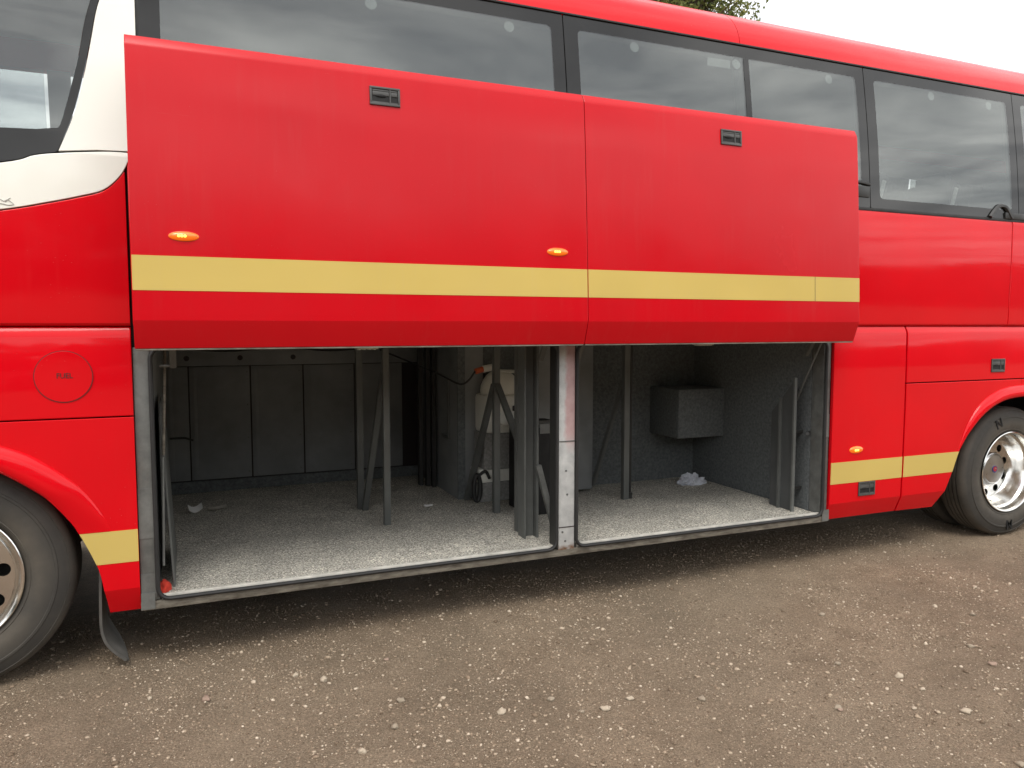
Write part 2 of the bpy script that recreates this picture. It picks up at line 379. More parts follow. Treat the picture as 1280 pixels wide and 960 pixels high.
def lerp_list(tab, z):
    if z <= tab[0][0]: return tab[0][1]
    for (a, ya), (b, yb) in zip(tab, tab[1:]):
        if z <= b: return ya + (yb - ya) * (z - a) / (b - a)
    return tab[-1][1]
def panel(name, poly, mats, parent, prof=(), y0=0.0, thick=0.02, bev=0.004, xform=None, sharp=14, cuts=True):
    """Sheet panel from an XZ outline; its depth follows the profile table (z, y), the bends cut in as real edges."""
    bm = bmesh.new(); vs = [bm.verts.new((x, 0, z)) for x, z in poly]; bm.faces.new(vs)
    zs = [p[1] for p in poly]
    if cuts:
        for z, _ in prof:
            if min(zs) + 1e-3 < z < max(zs) - 1e-3:
                bmesh.ops.bisect_plane(bm, geom=bm.verts[:] + bm.edges[:] + bm.faces[:], plane_co=(0, 0, z), plane_no=(0, 0, 1), dist=1e-5)
    for v in bm.verts: v.co.y = y0 + (lerp_list(prof, v.co.z) if prof else 0)
    front = bm.faces[:]
    border = [e for e in bm.edges if len(e.link_faces) == 1]
    bvk = [tuple(sorted(v.index for v in e.verts)) for e in border]
    r = bmesh.ops.extrude_face_region(bm, geom=front)
    newv = [g for g in r['geom'] if isinstance(g, bmesh.types.BMVert)]
    for v in newv: v.co.y += thick
    bmesh.ops.recalc_face_normals(bm, faces=bm.faces)
    if bev:
        es = []
        newset = set(newv)
        for e in bm.edges:
            if len(e.link_faces) == 2 and all(v not in newset for v in e.verts):
                if any(all(v not in newset for v in f.verts) for f in e.link_faces) and any(any(v in newset for v in f.verts) for f in e.link_faces): es.append(e)
        bmesh.ops.bevel(bm, geom=es, offset=bev, segments=2, affect='EDGES', profile=0.5, clamp_overlap=True)
    if xform:
        for v in bm.verts: v.co = xform(v.co)
    return finish(bm, name, mats, parent, sharp)
def rect(x0, x1, z0, z1, r=0.0, n=6):
    if not r: return [(x0, z0), (x1, z0), (x1, z1), (x0, z1)]
    p = []
    for cx, cz, a in ((x1 - r, z0 + r, -90), (x1 - r, z1 - r, 0), (x0 + r, z1 - r, 90), (x0 + r, z0 + r, 180)):
        for k in range(n + 1):
            t = R(a + 90 * k / n); p.append((cx + r * math.cos(t), cz + r * math.sin(t)))
    return p
def ring_panel(name, outer, inner, mats, parent, yf, thick=0.005):
    """Flat frame between two outlines with the same number of points."""
    bm = bmesh.new(); n = len(outer)
    o = [bm.verts.new((x, yf(z), z)) for x, z in outer]; i = [bm.verts.new((x, yf(z), z)) for x, z in inner]
    fs = [bm.faces.new([o[k], o[(k + 1) % n], i[(k + 1) % n], i[k]]) for k in range(n)]
    r = bmesh.ops.extrude_face_region(bm, geom=fs)
    for g_ in r['geom']:
        if isinstance(g_, bmesh.types.BMVert): g_.co.y += thick
    return finish(bm, name, mats, parent)
def catmull(pts, n=6):
    P = [Vector((*p, 0)) if len(p) == 2 else Vector(p) for p in pts]; out_ = []
    for i in range(len(P) - 1):
        a = P[max(i - 1, 0)]; b = P[i]; c = P[i + 1]; d_ = P[min(i + 2, len(P) - 1)]
        for k in range(n):
            t = k / n
            q = 0.5 * ((2 * b) + (c - a) * t + (2 * a - 5 * b + 4 * c - d_) * t * t + (3 * b - a - 3 * c + d_) * t ** 3)
            out_.append(q)
    out_.append(P[-1])
    return [tuple(q[:len(pts[0])]) for q in out_]

# ------------------------------------------------------------------ ground
def vnoise(x, y, s, seed):
    rs = np.random.RandomState(seed); L = rs.rand(256, 256)
    x = x / s; y = y / s; xi = np.floor(x).astype(int); yi = np.floor(y).astype(int); fx = x - xi; fy = y - yi
    fx = fx * fx * (3 - 2 * fx); fy = fy * fy * (3 - 2 * fy)
    g_ = lambda i, j: L[i % 256, j % 256]
    return (g_(xi, yi) * (1 - fx) + g_(xi + 1, yi) * fx) * (1 - fy) + (g_(xi, yi + 1) * (1 - fx) + g_(xi + 1, yi + 1) * fx) * fy - 0.5
def gz(x, y):
    x = np.asarray(x, float); y = np.asarray(y, float)
    z = -0.030 - 0.0057 * (np.clip(x, -8, 14) + 1)
    near = np.exp(-(np.clip(np.abs(x - 3) - 8, 0, None) / 6) ** 2)
    return z + near * (0.022 * vnoise(x, y, 1.3, 1) + 0.012 * vnoise(x, y, 0.37, 2) + 0.006 * vnoise(x, y, 0.11, 3))
def axis(lo, hi, step, far):
    a = list(np.arange(lo, hi + 1e-6, step)); s = step; p = hi
    while p < far: s *= 1.35; p += s; a.append(p)
    s = step; p = lo
    while p > -far: s *= 1.35; p -= s; a.insert(0, p)
    return np.array(a)
gx = axis(-2.0, 9.5, 0.035, 600.0); gy = axis(-2.6, 1.2, 0.030, 600.0)
GX, GY = np.meshgrid(gx, gy, indexing='ij'); GZ = gz(GX, GY)
def np_mesh(name, verts, faces):
    me = bpy.data.meshes.new(name); k = faces.shape[1]
    me.vertices.add(len(verts)); me.vertices.foreach_set('co', verts.astype(np.float32).ravel())
    me.loops.add(faces.size); me.loops.foreach_set('vertex_index', faces.astype(np.int32).ravel())
    me.polygons.add(len(faces)); me.polygons.foreach_set('loop_start', np.arange(0, faces.size, k, dtype=np.int32))
    me.polygons.foreach_set('loop_total', np.full(len(faces), k, np.int32))
    me.update(calc_edges=True); me.validate(); return me
nx, ny = len(gx), len(gy)
idx = np.arange(nx * ny).reshape(nx, ny)
F4 = np.stack([idx[:-1, :-1], idx[1:, :-1], idx[1:, 1:], idx[:-1, 1:]], -1).reshape(-1, 4)
me = np_mesh('ground', np.stack([GX, GY, GZ], -1).reshape(-1, 3), F4)
for p in me.polygons: p.use_smooth = True
ground = link('ground', me, 'dirt')
tag(ground, 'brown compacted dirt and gravel yard under the coach', 'ground', kind='structure')

# base shapes of stones
def ico(sub):
    b = bmesh.new(); bmesh.ops.create_icosphere(b, subdivisions=sub, radius=1.0); b.verts.ensure_lookup_table()
    v = np.array([x.co[:] for x in b.verts]); f = np.array([[q.index for q in p.verts] for p in b.faces]); b.free(); return v, f
ICO1 = ico(1)
OCT = (np.array([[1, 0, 0], [-1, 0, 0], [0, 1, 0], [0, -1, 0], [0, 0, 1], [0, 0, -1]], float),
       np.array([[0, 2, 4], [2, 1, 4], [1, 3, 4], [3, 0, 4], [2, 0, 5], [1, 2, 5], [3, 1, 5], [0, 3, 5]]))
rs = np.random.RandomState(11)
def scatter(n, base, smin, smax, power, x0, x1, y0, y1, thr, seed):
    X = rs.uniform(x0, x1, n * 4); Y = rs.uniform(y0, y1, n * 4)
    dens = vnoise(X, Y, 0.45, seed) + 0.7 * vnoise(X, Y, 0.16, seed + 1) + rs.uniform(-0.35, 0.35, len(X))
    keep = np.where(dens > thr)[0][:n]; X = X[keep]; Y = Y[keep]; n = len(X)
    S = smin + (smax - smin) * rs.rand(n) ** power
    V, Fc = base; k = len(V)
    P = np.repeat(V[None], n, 0) * (1 + rs.uniform(-0.42, 0.42, (n, k, 1)))
    P = P * np.stack([rs.uniform(0.8, 1.35, n), rs.uniform(0.7, 1.1, n), rs.uniform(0.40, 0.75, n)], -1)[:, None]
    A = rs.uniform(0, 6.28, n); ca, sa = np.cos(A)[:, None], np.sin(A)[:, None]
    px, py = P[..., 0] * ca - P[..., 1] * sa, P[..., 0] * sa + P[..., 1] * ca
    P = np.stack([px, py, P[..., 2]], -1) * S[:, None, None]
    P += np.stack([X, Y, gz(X, Y) + S * 0.22], -1)[:, None]
    return P.reshape(-1, 3), (np.repeat(Fc[None], n, 0) + (np.arange(n) * k)[:, None, None]).reshape(-1, 3)
parts = [scatter(125000, OCT, 0.0014, 0.0040, 1.7, -1.6, 9.0, -2.5, 0.9, -0.20, 20),
         scatter(42000, ICO1, 0.0028, 0.0078, 2.4, -1.6, 9.0, -2.5, 0.9, -0.12, 30),
         scatter(1800, ICO1, 0.007, 0.0135, 2.2, -1.6, 9.0, -2.5, 0.7, 0.02, 40)]
vs, fs, off = [], [], 0
for v, f in parts: vs.append(v); fs.append(f + off); off += len(v)
grv = link('gravel', np_mesh('gravel', np.concatenate(vs), np.concatenate(fs)), 'grit')
tag(grv, 'pale and brown grit and small stones strewn over the dirt', 'gravel', kind='stuff')
stone_me = []
for k in range(6):
    V, Fc = ico(2); V = V.copy()
    for i in range(len(V)):
        q = Vector(V[i]); V[i] *= 1 + 0.60 * mnoise.noise(q * 1.3 + Vector((k * 7.1, 0, 0))) + 0.30 * mnoise.noise(q * 2.6 + Vector((0, k * 3, 0)))
    V *= np.array([1.15, 0.9, 0.62])
    sm = np_mesh('stone', V, Fc); sm.materials.append(M[['stone_pale', 'stone_pale', 'stone_grey', 'stone_pale', 'stone_pink', 'stone_grey'][k]]); stone_me.append(sm)
spots = [(1.2, -1.0), (0.55, -0.42), (0.75, -0.95), (1.62, -1.15), (2.55, -1.55), (2.9, -1.2)]
for k in range(46):
    if k < len(spots): x, y = spots[k]
    else:
        t = rs.rand(); x = rs.uniform(-0.3, 6.0); y = rs.uniform(-2.2, -0.25) if x > 1 else rs.uniform(-1.2, -0.2)
    o = bpy.data.objects.new('stone', stone_me[k % 6]); col.objects.link(o); o.parent = ground
    s = rs.uniform(0.011, 0.020); o.scale = (s, s, s); o.rotation_euler = (0, 0, rs.uniform(0, 6.28)); o.location = (x, y, float(gz(x, y)) + s * 0.30)

# ------------------------------------------------------------------ coach: the whole vehicle is one thing
XF, XR, YW = -3.55, 9.35, 2.55           # front, rear, width
coach = empty('coach', (2.9, YW / 2, 0.0))
tag(coach, 'long red coach with gold stripe and two luggage bay doors raised open', 'coach')

# depth profiles
LOW = [(0.255, 0.050), (0.368, 0.0035), (0.376, 0.0010), (0.42, 0.0), (0.70, -0.004), (1.00, -0.006), (1.30, -0.004), (1.545, 0.0), (1.562, 0.004), (1.597, 0.022)]
UP = [(1.600, 0.014), (1.612, 0.003), (1.64, 0.0), (2.0, -0.004), (2.36, 0.0), (2.385, 0.006)]
def yw(z): return 0.004 + (z - 2.40) / 0.975 * 0.112 + 0.012 * math.sin(max(0, min(1, (z - 2.40) / 0.975)) * math.pi) * -1

# --- dark inner shell that closes the gaps between the outer panels
def shell(x0, x1, y0, y1, z0, z1, name='inner_shell', mat='underbody', bev=0):
    return MB().box(x0, x1, y0, y1, z0, z1, bev).build(name, mat, coach)
shell(XF + 0.1, XR - 0.1, 0.045, 0.075, 1.50, 2.42)                 # behind waist panel
shell(-0.235, -0.165, 0.034, 0.075, 0.30, 1.50, 'inner_shell')
shell(4.05, 5.05, 0.07, 0.10, 0.28, 1.50); shell(4.735, 7.2, 0.05, 0.08, 1.12, 1.50)
shell(-1.9, -0.24, 0.05, 0.08, 1.12, 1.50)
shell(-1.9, -1.6, 0.06, 0.09, 0.30, 1.12); shell(XF + 0.1, -1.9, 0.06, 0.09, 0.30, 1.5)
shell(7.0, XR - 0.1, 0.06, 0.09, 0.30, 1.5)
# chassis and floor
shell(XF + 0.1, -1.62, 0.1, 2.45, 0.33, 0.38, 'chassis'); shell(6.95, XR - 0.1, 0.1, 2.45, 0.33, 0.38, 'chassis')
shell(XF + 0.1, XR - 0.1, 0.08, 2.47, 1.515, 1.60, 'cabin_floor')
shell(4.06, 5.10, 0.11, 2.45, 0.285, 0.325, 'chassis')
for yy in (0.75, 1.72): shell(-3.0, -0.3, yy, yy + 0.09, 0.55, 0.85, 'chassis'); shell(4.2, 9.0, yy, yy + 0.09, 0.55, 0.85, 'chassis')
for xx in (-1.0, 5.98): MB().tube([(xx, 0.25, 0.47), (xx, 2.30, 0.47)], 0.075, 12).build('axle', 'underbody', coach)
shell(-1.66, -1.64, 0.10, 1.2, 0.35, 1.12, 'wheel_well'); shell(-0.36, -0.34, 0.46, 2.4, 0.30, 1.12, 'wheel_well'); shell(-1.64, -0.36, 0.08, 1.0, 1.12, 1.14, 'wheel_well')
shell(5.08, 5.10, 0.62, 2.4, 0.33, 1.16, 'wheel_well'); shell(6.90, 6.92, 0.12, 2.4, 0.33, 1.16, 'wheel_well'); shell(5.10, 6.90, 0.09, 1.2, 1.14, 1.16, 'wheel_well')

# --- lower side panels
ARF = catmull([(-0.355, 0.255), (-0.372, 0.38), (-0.400, 0.509), (-0.489, 0.705), (-0.608, 0.855), (-0.755, 0.963), (-0.88, 1.012), (-1.0, 1.028)], 5)
ORF = catmull([(-0.345, 0.30), (-0.345, 0.42), (-0.352, 0.560), (-0.412, 0.790), (-0.565, 0.975), (-0.75, 1.075), (-0.88, 1.115), (-1.0, 1.128)], 5)
def mirx(p, c): return [(2 * c - x, z) for x, z in p]
XL = -0.222
p_fuel = panel('fuel_panel', rect(-1.775, XL, 1.187, 1.597), 'red', coach, LOW, 0, 0.025, 0.005)
p_arch = panel('wheel_arch_panel', ARF + [(-1.0, 1.181), (XL, 1.181), (XL, 0.255)], 'red', coach, LOW, 0, 0.025, 0.005)
p_arch2 = panel('wheel_arch_panel', mirx(ARF + [(-1.003, 1.181), (-0.225, 1.181), (-0.225, 0.255)], -1.0), 'red', coach, LOW, 0, 0.025, 0.005)
panel('front_side_panel', rect(XF + 0.12, -1.785, 0.255, 1.597), 'red', coach, LOW, 0, 0.025, 0.005)
CR = 5.98
ARR = catmull([(5.115, 0.250), (5.175, 0.36), (5.248, 0.512), (5.307, 0.658), (5.395, 0.800), (5.500, 0.905), (5.630, 0.985), (5.790, 1.035), (CR, 1.052)], 5)
ORR = catmull([(5.245, 0.52), (5.265, 0.57), (5.290, 0.640), (5.335, 0.760), (5.410, 0.890), (5.515, 1.005), (5.650, 1.085), (5.80, 1.128), (CR, 1.142)], 5)
p_rdoor = panel('side_locker_door', rect(4.045, 4.722, 0.255, 1.597), 'red', coach, LOW, 0, 0.025, 0.005)
p_rflap = panel('side_flap', rect(4.735, 7.225, 1.194, 1.597), 'red', coach, LOW, 0, 0.025, 0.005)
p_rarch = panel('wheel_arch_panel', [(4.735, 0.255)] + ARR + [(CR, 1.187), (4.735, 1.187)], 'red', coach, LOW, 0, 0.025, 0.005)
p_rarch2 = panel('wheel_arch_panel', mirx([(4.738, 0.255)] + ARR[:-1] + [(CR - 0.003, 1.052), (CR - 0.003, 1.187), (4.738, 1.187)], CR), 'red', coach, LOW, 0, 0.025, 0.005)
panel('rear_side_panel', rect(7.235, XR - 0.1, 0.255, 1.597), 'red', coach, LOW, 0, 0.025, 0.005)

def flare(inner, outer, parent, name='wheel_arch_flare'):
    """Rounded lip swept along the arch, from the outer line over a bead to the inner edge and back into the well."""
    bm = bmesh.new(); n = len(inner); rows = []
    for k in range(n):
        a = Vector((outer[k][0], 0, outer[k][1])); b = Vector((inner[k][0], 0, inner[k][1]))
        f = min(1.0, k / (n * 0.62)); f = f * f * (3 - 2 * f)
        base_y = lerp_list(LOW, (a.z + b.z) / 2)
        row = []
        for t, y in ((0.0, 0.006), (0.03, -0.002), (0.12, -0.010 * f - 0.003), (0.32, -0.022 * f - 0.003), (0.62, -0.030 * f - 0.003), (0.88, -0.028 * f - 0.003), (0.99, -0.018 * f - 0.002), (1.0, 0.0), (1.0, 0.05), (0.97, 0.09)):
            q = a.lerp(b, t); row.append(bm.verts.new((q.x, base_y + y, q.z)))
        rows.append(row)
    for A, B in zip(rows, rows[1:]):
        for i in range(len(A) - 1): bm.faces.new([A[i], A[i + 1], B[i + 1], B[i]])
    return finish(bm, name, 'red', parent, 50)
IF_ = catmull([(-0.4645, 0.657), (-0.489, 0.705), (-0.545, 0.785), (-0.608, 0.855), (-0.755, 0.963), (-0.88, 1.012), (-1.0, 1.028)], 5)
OF_ = catmull([(-0.330, 0.657), (-0.355, 0.720), (-0.412, 0.820), (-0.480, 0.905), (-0.635, 1.030), (-0.82, 1.103), (-1.0, 1.128)], 5)
IR_ = catmull([(5.3065, 0.665), (5.345, 0.725), (5.395, 0.800), (5.500, 0.905), (5.630, 0.985), (5.790, 1.035), (CR, 1.052)], 5)
OR_ = catmull([(5.296, 0.665), (5.325, 0.745), (5.385, 0.870), (5.495, 1.000), (5.640, 1.085), (5.80, 1.130), (CR, 1.144)], 5)
flare(IF_, OF_, p_arch); flare(mirx(IF_, -1.0), mirx(OF_, -1.0), p_arch2)
flare(IR_, OR_, p_rarch); flare(mirx(IR_, CR), mirx(OR_, CR), p_rarch2)

# gold stripe pieces on the lower panels
def clip_arch(arc, z0, z1, n=10):
    """x of the arch edge at heights between z0 and z1."""
    res = []
    for k in range(n + 1):
        z = z0 + (z1 - z0) * k / n
        for (xa, za), (xb, zb) in zip(arc, arc[1:]):
            if za <= z <= zb: res.append((xa + (xb - xa) * (z - za) / (zb - za), z)); break
    return res
SZ0, SZ1 = 0.503, 0.655
e = clip_arch(ARF, SZ0, SZ1); panel('gold_stripe', [(x + 0.0, z) for x, z in e] + [(XL - 0.001, SZ1), (XL - 0.001, SZ0)], 'gold', p_arch, LOW, -0.0018, 0.003, 0.0)
panel('gold_stripe', rect(4.047, 4.720, 0.513, 0.663), 'gold', p_rdoor, LOW, -0.0018, 0.003, 0.0)
e = clip_arch(ARR, 0.513, 0.663); panel('gold_stripe', [(4.737, 0.513)] + [(x - 0.002, z) for x, z in e] + [(4.737, 0.663)], 'gold', p_rarch, LOW, -0.0018, 0.003, 0.0)

# fuel flap with its lettering
def flat_text(s, x, z, h, y, name, mat, parent, depth=0.0008):
    cu = bpy.data.curves.new('lettering', 'FONT'); cu.body = s; cu.size = h / 0.72; cu.align_x = 'CENTER'; cu.align_y = 'CENTER'; cu.extrude = depth; cu.resolution_u = 3; cu.offset = h * 0.006
    t = bpy.data.objects.new('lettering_source', cu); col.objects.link(t)
    me = bpy.data.meshes.new_from_object(t.evaluated_get(bpy.context.evaluated_depsgraph_get()))
    bpy.data.objects.remove(t)
    for v in me.vertices: v.co = Vector((x + v.co.x * 0.9, y - v.co.z, z + v.co.y))
    return link(name, me, mat, parent)
fx, fz, fr = -0.496, 1.374, 0.1135
MB().lathe_y([(fr + 0.0025, -0.0060), (fr + 0.0025, -0.0072), (fr - 0.003, -0.0072)], fx, fz, 64).build('fuel_flap_joint', 'ink', p_fuel)
flap = MB().lathe_y([(fr, -0.002), (fr, -0.0068), (fr - 0.0015, -0.0082), (0.0001, -0.0082)], fx, fz, 64).build('fuel_flap', 'red', p_fuel)
flat_text('FUEL', fx + 0.004, fz + 0.003, 0.024, -0.0090, 'fuel_lettering', 'ink', p_fuel)

# --- waist panels
panel('waist_panel', rect(-0.212, 5.79, 1.600, 2.385), 'red', coach, UP, 0.0, 0.02, 0.004)
panel('waist_panel', rect(5.795, XR - 0.1, 1.600, 2.385), 'red', coach, UP, -0.002, 0.02, 0.004)
SW_B = catmull([(-3.40, 1.70), (-2.2, 1.83), (-1.2, 2.000), (-0.706, 2.096), (-0.53, 2.138), (-0.403, 2.173), (-0.308, 2.207), (-0.241, 2.272), (-0.206, 2.340), (-0.199, 2.372)], 6)
SW_T = catmull([(-3.40, 1.92), (-2.2, 2.06), (-1.2, 2.210), (-0.698, 2.293), (-0.57, 2.335), (-0.473, 2.353), (-0.33, 2.371), (-0.26, 2.377), (-0.205, 2.377)], 6)
sh = lambda p, d_: [(x, z + d_) for x, z in p]
low_edge = [(x, z) for x, z in sh(SW_B, -0.006) if x < -0.222] + [(-0.222, 2.29)]
panel('front_waist_panel', [(-3.40, 1.600), (-0.222, 1.600)] + low_edge[::-1], 'red', coach, UP, -0.004, 0.02, 0.003)
sw = panel('cream_swoosh', SW_B + SW_T[::-1][1:], 'cream', coach, UP, -0.005, 0.02, 0.003)
# faint grey script at the front of the swoosh
sb = MB()
for k, pts in enumerate([[(-0.735, 2.128), (-0.712, 2.142), (-0.69, 2.132), (-0.675, 2.138), (-0.655, 2.122)], [(-0.73, 2.115), (-0.70, 2.121), (-0.675, 2.116), (-0.652, 2.119)], [(-0.685, 2.128), (-0.672, 2.142), (-0.664, 2.146)]]):
    sb.tube([(x, -0.0062 + lerp_list(UP, z), z) for x, z in catmull(pts, 4)], 0.0018, 5)
sb.build('script_mark', 'grey_ink', sw)

# --- cream pillar between the driver's window and the saloon windows
DG = catmull([(-0.238, 3.37), (-0.285, 3.12), (-0.316, 2.995), (-0.340, 2.86), (-0.371, 2.703), (-0.418, 2.52), (-0.478, 2.362)], 6)
WPROF = [(z, yw(z)) for z in np.linspace(2.36, 3.40, 9)]
pil_r = [(-0.152, 2.383), (-0.152, 3.375)]
pil = panel('cream_pillar', DG[::-1][:] [:1] + [(-0.33, 2.379), (-0.205, 2.384), (-0.160, 2.384), (-0.160, 3.372)] + DG[:-1], 'cream', coach, WPROF, -0.004, 0.02, 0.003)
# driver's side window: black border and glass
off = lambda p, d_: [(x - d_, z) for x, z in p]
dg_out = off(DG, 0.004)
bt = [(x, z + 0.005) for x, z in SW_T if x < -0.480]
top_z = 3.37
outer = dg_out + bt[::-1] + [(-2.6, 2.02), (-2.6, top_z)]
frm = None
inner_r = [(-0.300, 3.27), (-0.320, 3.12), (-0.362, 2.95), (-0.388, 2.80), (-0.425, 2.64), (-0.468, 2.48), (-0.490, 2.462)]
def resample(poly, n):
    P = [Vector((*p, 0)) for p in poly] + [Vector((*poly[0], 0))]; L = [0]
    for a_, b_ in zip(P, P[1:]): L.append(L[-1] + (b_ - a_).length)
    res = []
    for k in range(n):
        t = L[-1] * k / n
        for i in range(len(P) - 1):
            if L[i] <= t <= L[i + 1]:
                q = P[i].lerp(P[i + 1], (t - L[i]) / max(1e-9, L[i + 1] - L[i])); res.append((q.x, q.y)); break
    return res
# border as three panels: rear post, lower band, upper band (one object each would hide the joints, so they butt)
ir = catmull(inner_r, 4)
wy = lambda z: yw(z)
WP2 = [(z, yw(z)) for z in np.linspace(1.9, 3.40, 12)]
dwin = panel('driver_window', [(x - 0.001, z) for x, z in ir] + [(-0.56, 2.450), (-2.45, 2.36), (-2.45, 3.27)], 'tinted_glass', coach, WP2, 0.0, 0.006, 0)
panel('window_border', dg_out + [(-0.484, 2.362), (-0.490, 2.462)] + ir[::-1][1:] + [(-0.300, 3.37)], 'frit', dwin, WP2, 0.0, 0.008, 0)
panel('window_border', [(-0.490, 2.462), (-0.484, 2.362)] + bt[::-1] + [(-2.45, 2.06), (-2.45, 2.36), (-0.56, 2.450)], 'frit', dwin, WP2, 0.0, 0.008, 0)
panel('window_border', [(-0.302, 3.37), (-0.302, 3.272), (-2.45, 3.272), (-2.45, 3.37)], 'frit', dwin, WP2, 0.0, 0.008, 0)
panel('front_corner_post', [(-2.455, 2.07), (-2.455, 3.37), (-3.1, 3.37), (-3.40, 1.94)], 'cream', coach, WP2, -0.002, 0.02, 0.003)

# --- saloon windows
WINX = [-0.148, 2.036, 4.338, 5.868, 7.40, XR - 0.12]
DISCS = [0.935, 1.705, 2.512, 3.262, 4.031, 5.002, 5.614, 6.4, 7.1, 7.9, 8.6, 0.16]
for k in range(5):
    x0, x1 = WINX[k] + 0.003, WINX[k + 1] - 0.003
    o_ = rect(x0, x1, 2.402, 3.368, 0.012); i_ = rect(x0 + 0.088, x1 - 0.075, 2.470, 3.290, 0.03)
    win = panel('saloon_window', i_, 'tinted_glass', coach, [(z, yw(z)) for z in np.linspace(2.40, 3.37, 10)], 0.0, 0.006, 0)
    # the border keeps the curve of the glass: cut at the same heights
    bm = bmesh.new(); n = len(o_)
    vo = [bm.verts.new((x, 0, z)) for x, z in o_]; vi = [bm.verts.new((x, 0, z)) for x, z in i_]
    for q in range(n): bm.faces.new([vo[q], vo[(q + 1) % n], vi[(q + 1) % n], vi[q]])
    for z in np.linspace(2.40, 3.37, 10)[1:-1]:
        bmesh.ops.bisect_plane(bm, geom=bm.verts[:] + bm.edges[:] + bm.faces[:], plane_co=(0, 0, float(z)), plane_no=(0, 0, 1), dist=1e-5)
    for v in bm.verts: v.co.y = yw(v.co.z)
    r_ = bmesh.ops.extrude_face_region(bm, geom=bm.faces[:])
    for g_ in r_['geom']:
        if isinstance(g_, bmesh.types.BMVert): g_.co.y += 0.008
    finish(bm, 'window_border', 'frit', win)
    for dxx in DISCS:
        if x0 + 0.1 < dxx < x1 - 0.09:
            MB().lathe_y([(0.030, 0.0), (0.030, 0.004), (0.0001, 0.004)], dxx, 3.248).lathe_y([(0.030, 0.0), (0.0001, 0.0)], dxx, 3.248).map(lambda c: Vector((c.x, c.y + yw(c.z) + 0.010, c.z))).build('glass_disc', 'sticker', win)
    if k == 1:
        panel('window_divider', rect(3.308, 3.350, 2.472, 3.288), 'frit', win, [(z, yw(z)) for z in np.linspace(2.40, 3.37, 10)], -0.002, 0.0015, 0)
        MB().box(3.040, 3.215, 0.106, 0.109, 3.212, 3.262).build('notice_sticker', 'sticker', win)
# gaskets, window pillars and roof rail behind the joints
for x in WINX[1:-1]: MB().bar((x, 0.030, 2.40), (x, 0.142, 3.37), 0.10, 0.03).build('window_pillar', 'black_plastic', coach)
MB().bar((3.325, 0.035, 2.40), (3.325, 0.150, 3.37), 0.09, 0.05).build('window_pillar', 'black_plastic', coach)
MB().bar((-0.20, 0.030, 2.38), (-0.20, 0.142, 3.37), 0.13, 0.03).build('window_pillar', 'black_plastic', coach)
MB().box(-0.16, XR - 0.1, 0.002, 0.05, 2.383, 2.404, 0.002).build('window_gasket', 'rubber', coach)
MB().box(-2.5, XR - 0.1, 0.106, 0.16, 3.368, 3.378, 0.002).build('window_gasket', 'rubber', coach)
# black tie-back straps at the foot of the glass
strap = MB()
strap.tube([(x, 0.000 + yw(z) - 0.006, z) for x, z in catmull([(5.535, 2.405), (5.585, 2.455), (5.640, 2.492), (5.705, 2.488), (5.745, 2.445), (5.775, 2.405)], 5)], 0.016, 6)
strap.box(5.70, 5.98, -0.006, 0.006, 2.402, 2.448, 0.004)
strap.build('window_strap', 'black_plastic', coach)
strap = MB(); strap.tube([(x, yw(z) - 0.006, z) for x, z in catmull([(4.15, 2.555), (4.22, 2.57), (4.33, 2.558)], 5)], 0.012, 6).box(4.14, 4.325, 0.0, 0.012, 2.47, 2.545, 0.006)
strap.build('window_strap', 'black_plastic', coach)

# --- roof and ends
RP = [(0.108, 3.378), (0.118, 3.42), (0.135, 3.465), (0.162, 3.512), (0.200, 3.558), (0.255, 3.603), (0.33, 3.642), (0.44, 3.675), (0.62, 3.706), (0.90, 3.730), (1.275, 3.742)]
RPF = RP + [(YW - y, z) for y, z in RP[::-1][1:]]
def roof(x0, x1):
    bm = bmesh.new(); xs = list(np.linspace(x0, x1, 6)); rows = [[bm.verts.new((x, y, z)) for y, z in RPF] for x in xs]
    for A, B in zip(rows, rows[1:]):
        for i in range(len(A) - 1): bm.faces.new([A[i], A[i + 1], B[i + 1], B[i]])
    r_ = bmesh.ops.extrude_face_region(bm, geom=bm.faces[:])
    for g_ in r_['geom']:
        if isinstance(g_, bmesh.types.BMVert): g_.co = Vector((g_.co.x, 1.275 + (g_.co.y - 1.275) * 0.98, g_.co.z - 0.025))
    return finish(bm, 'roof', 'red', coach, 40)
roof(XF + 0.5, -0.16); roof(-0.157, 3.285); roof(3.289, XR - 0.05)
shell(XF + 0.25, XF + 0.3, 0.1, 2.45, 0.35, 1.6, 'front_wall', 'red'); shell(XR - 0.13, XR - 0.1, 0.06, 2.49, 0.3, 3.6, 'rear_wall', 'red')
panel('windscreen', [(0.15, 1.6), (2.40, 1.6), (2.40, 3.45), (0.15, 3.45)], 'tinted_glass', coach, (), 0, 0.006, 0, xform=lambda c: Vector((XF + 0.28 + (c.z - 1.6) * 0.12 + c.y, c.x, c.z)))
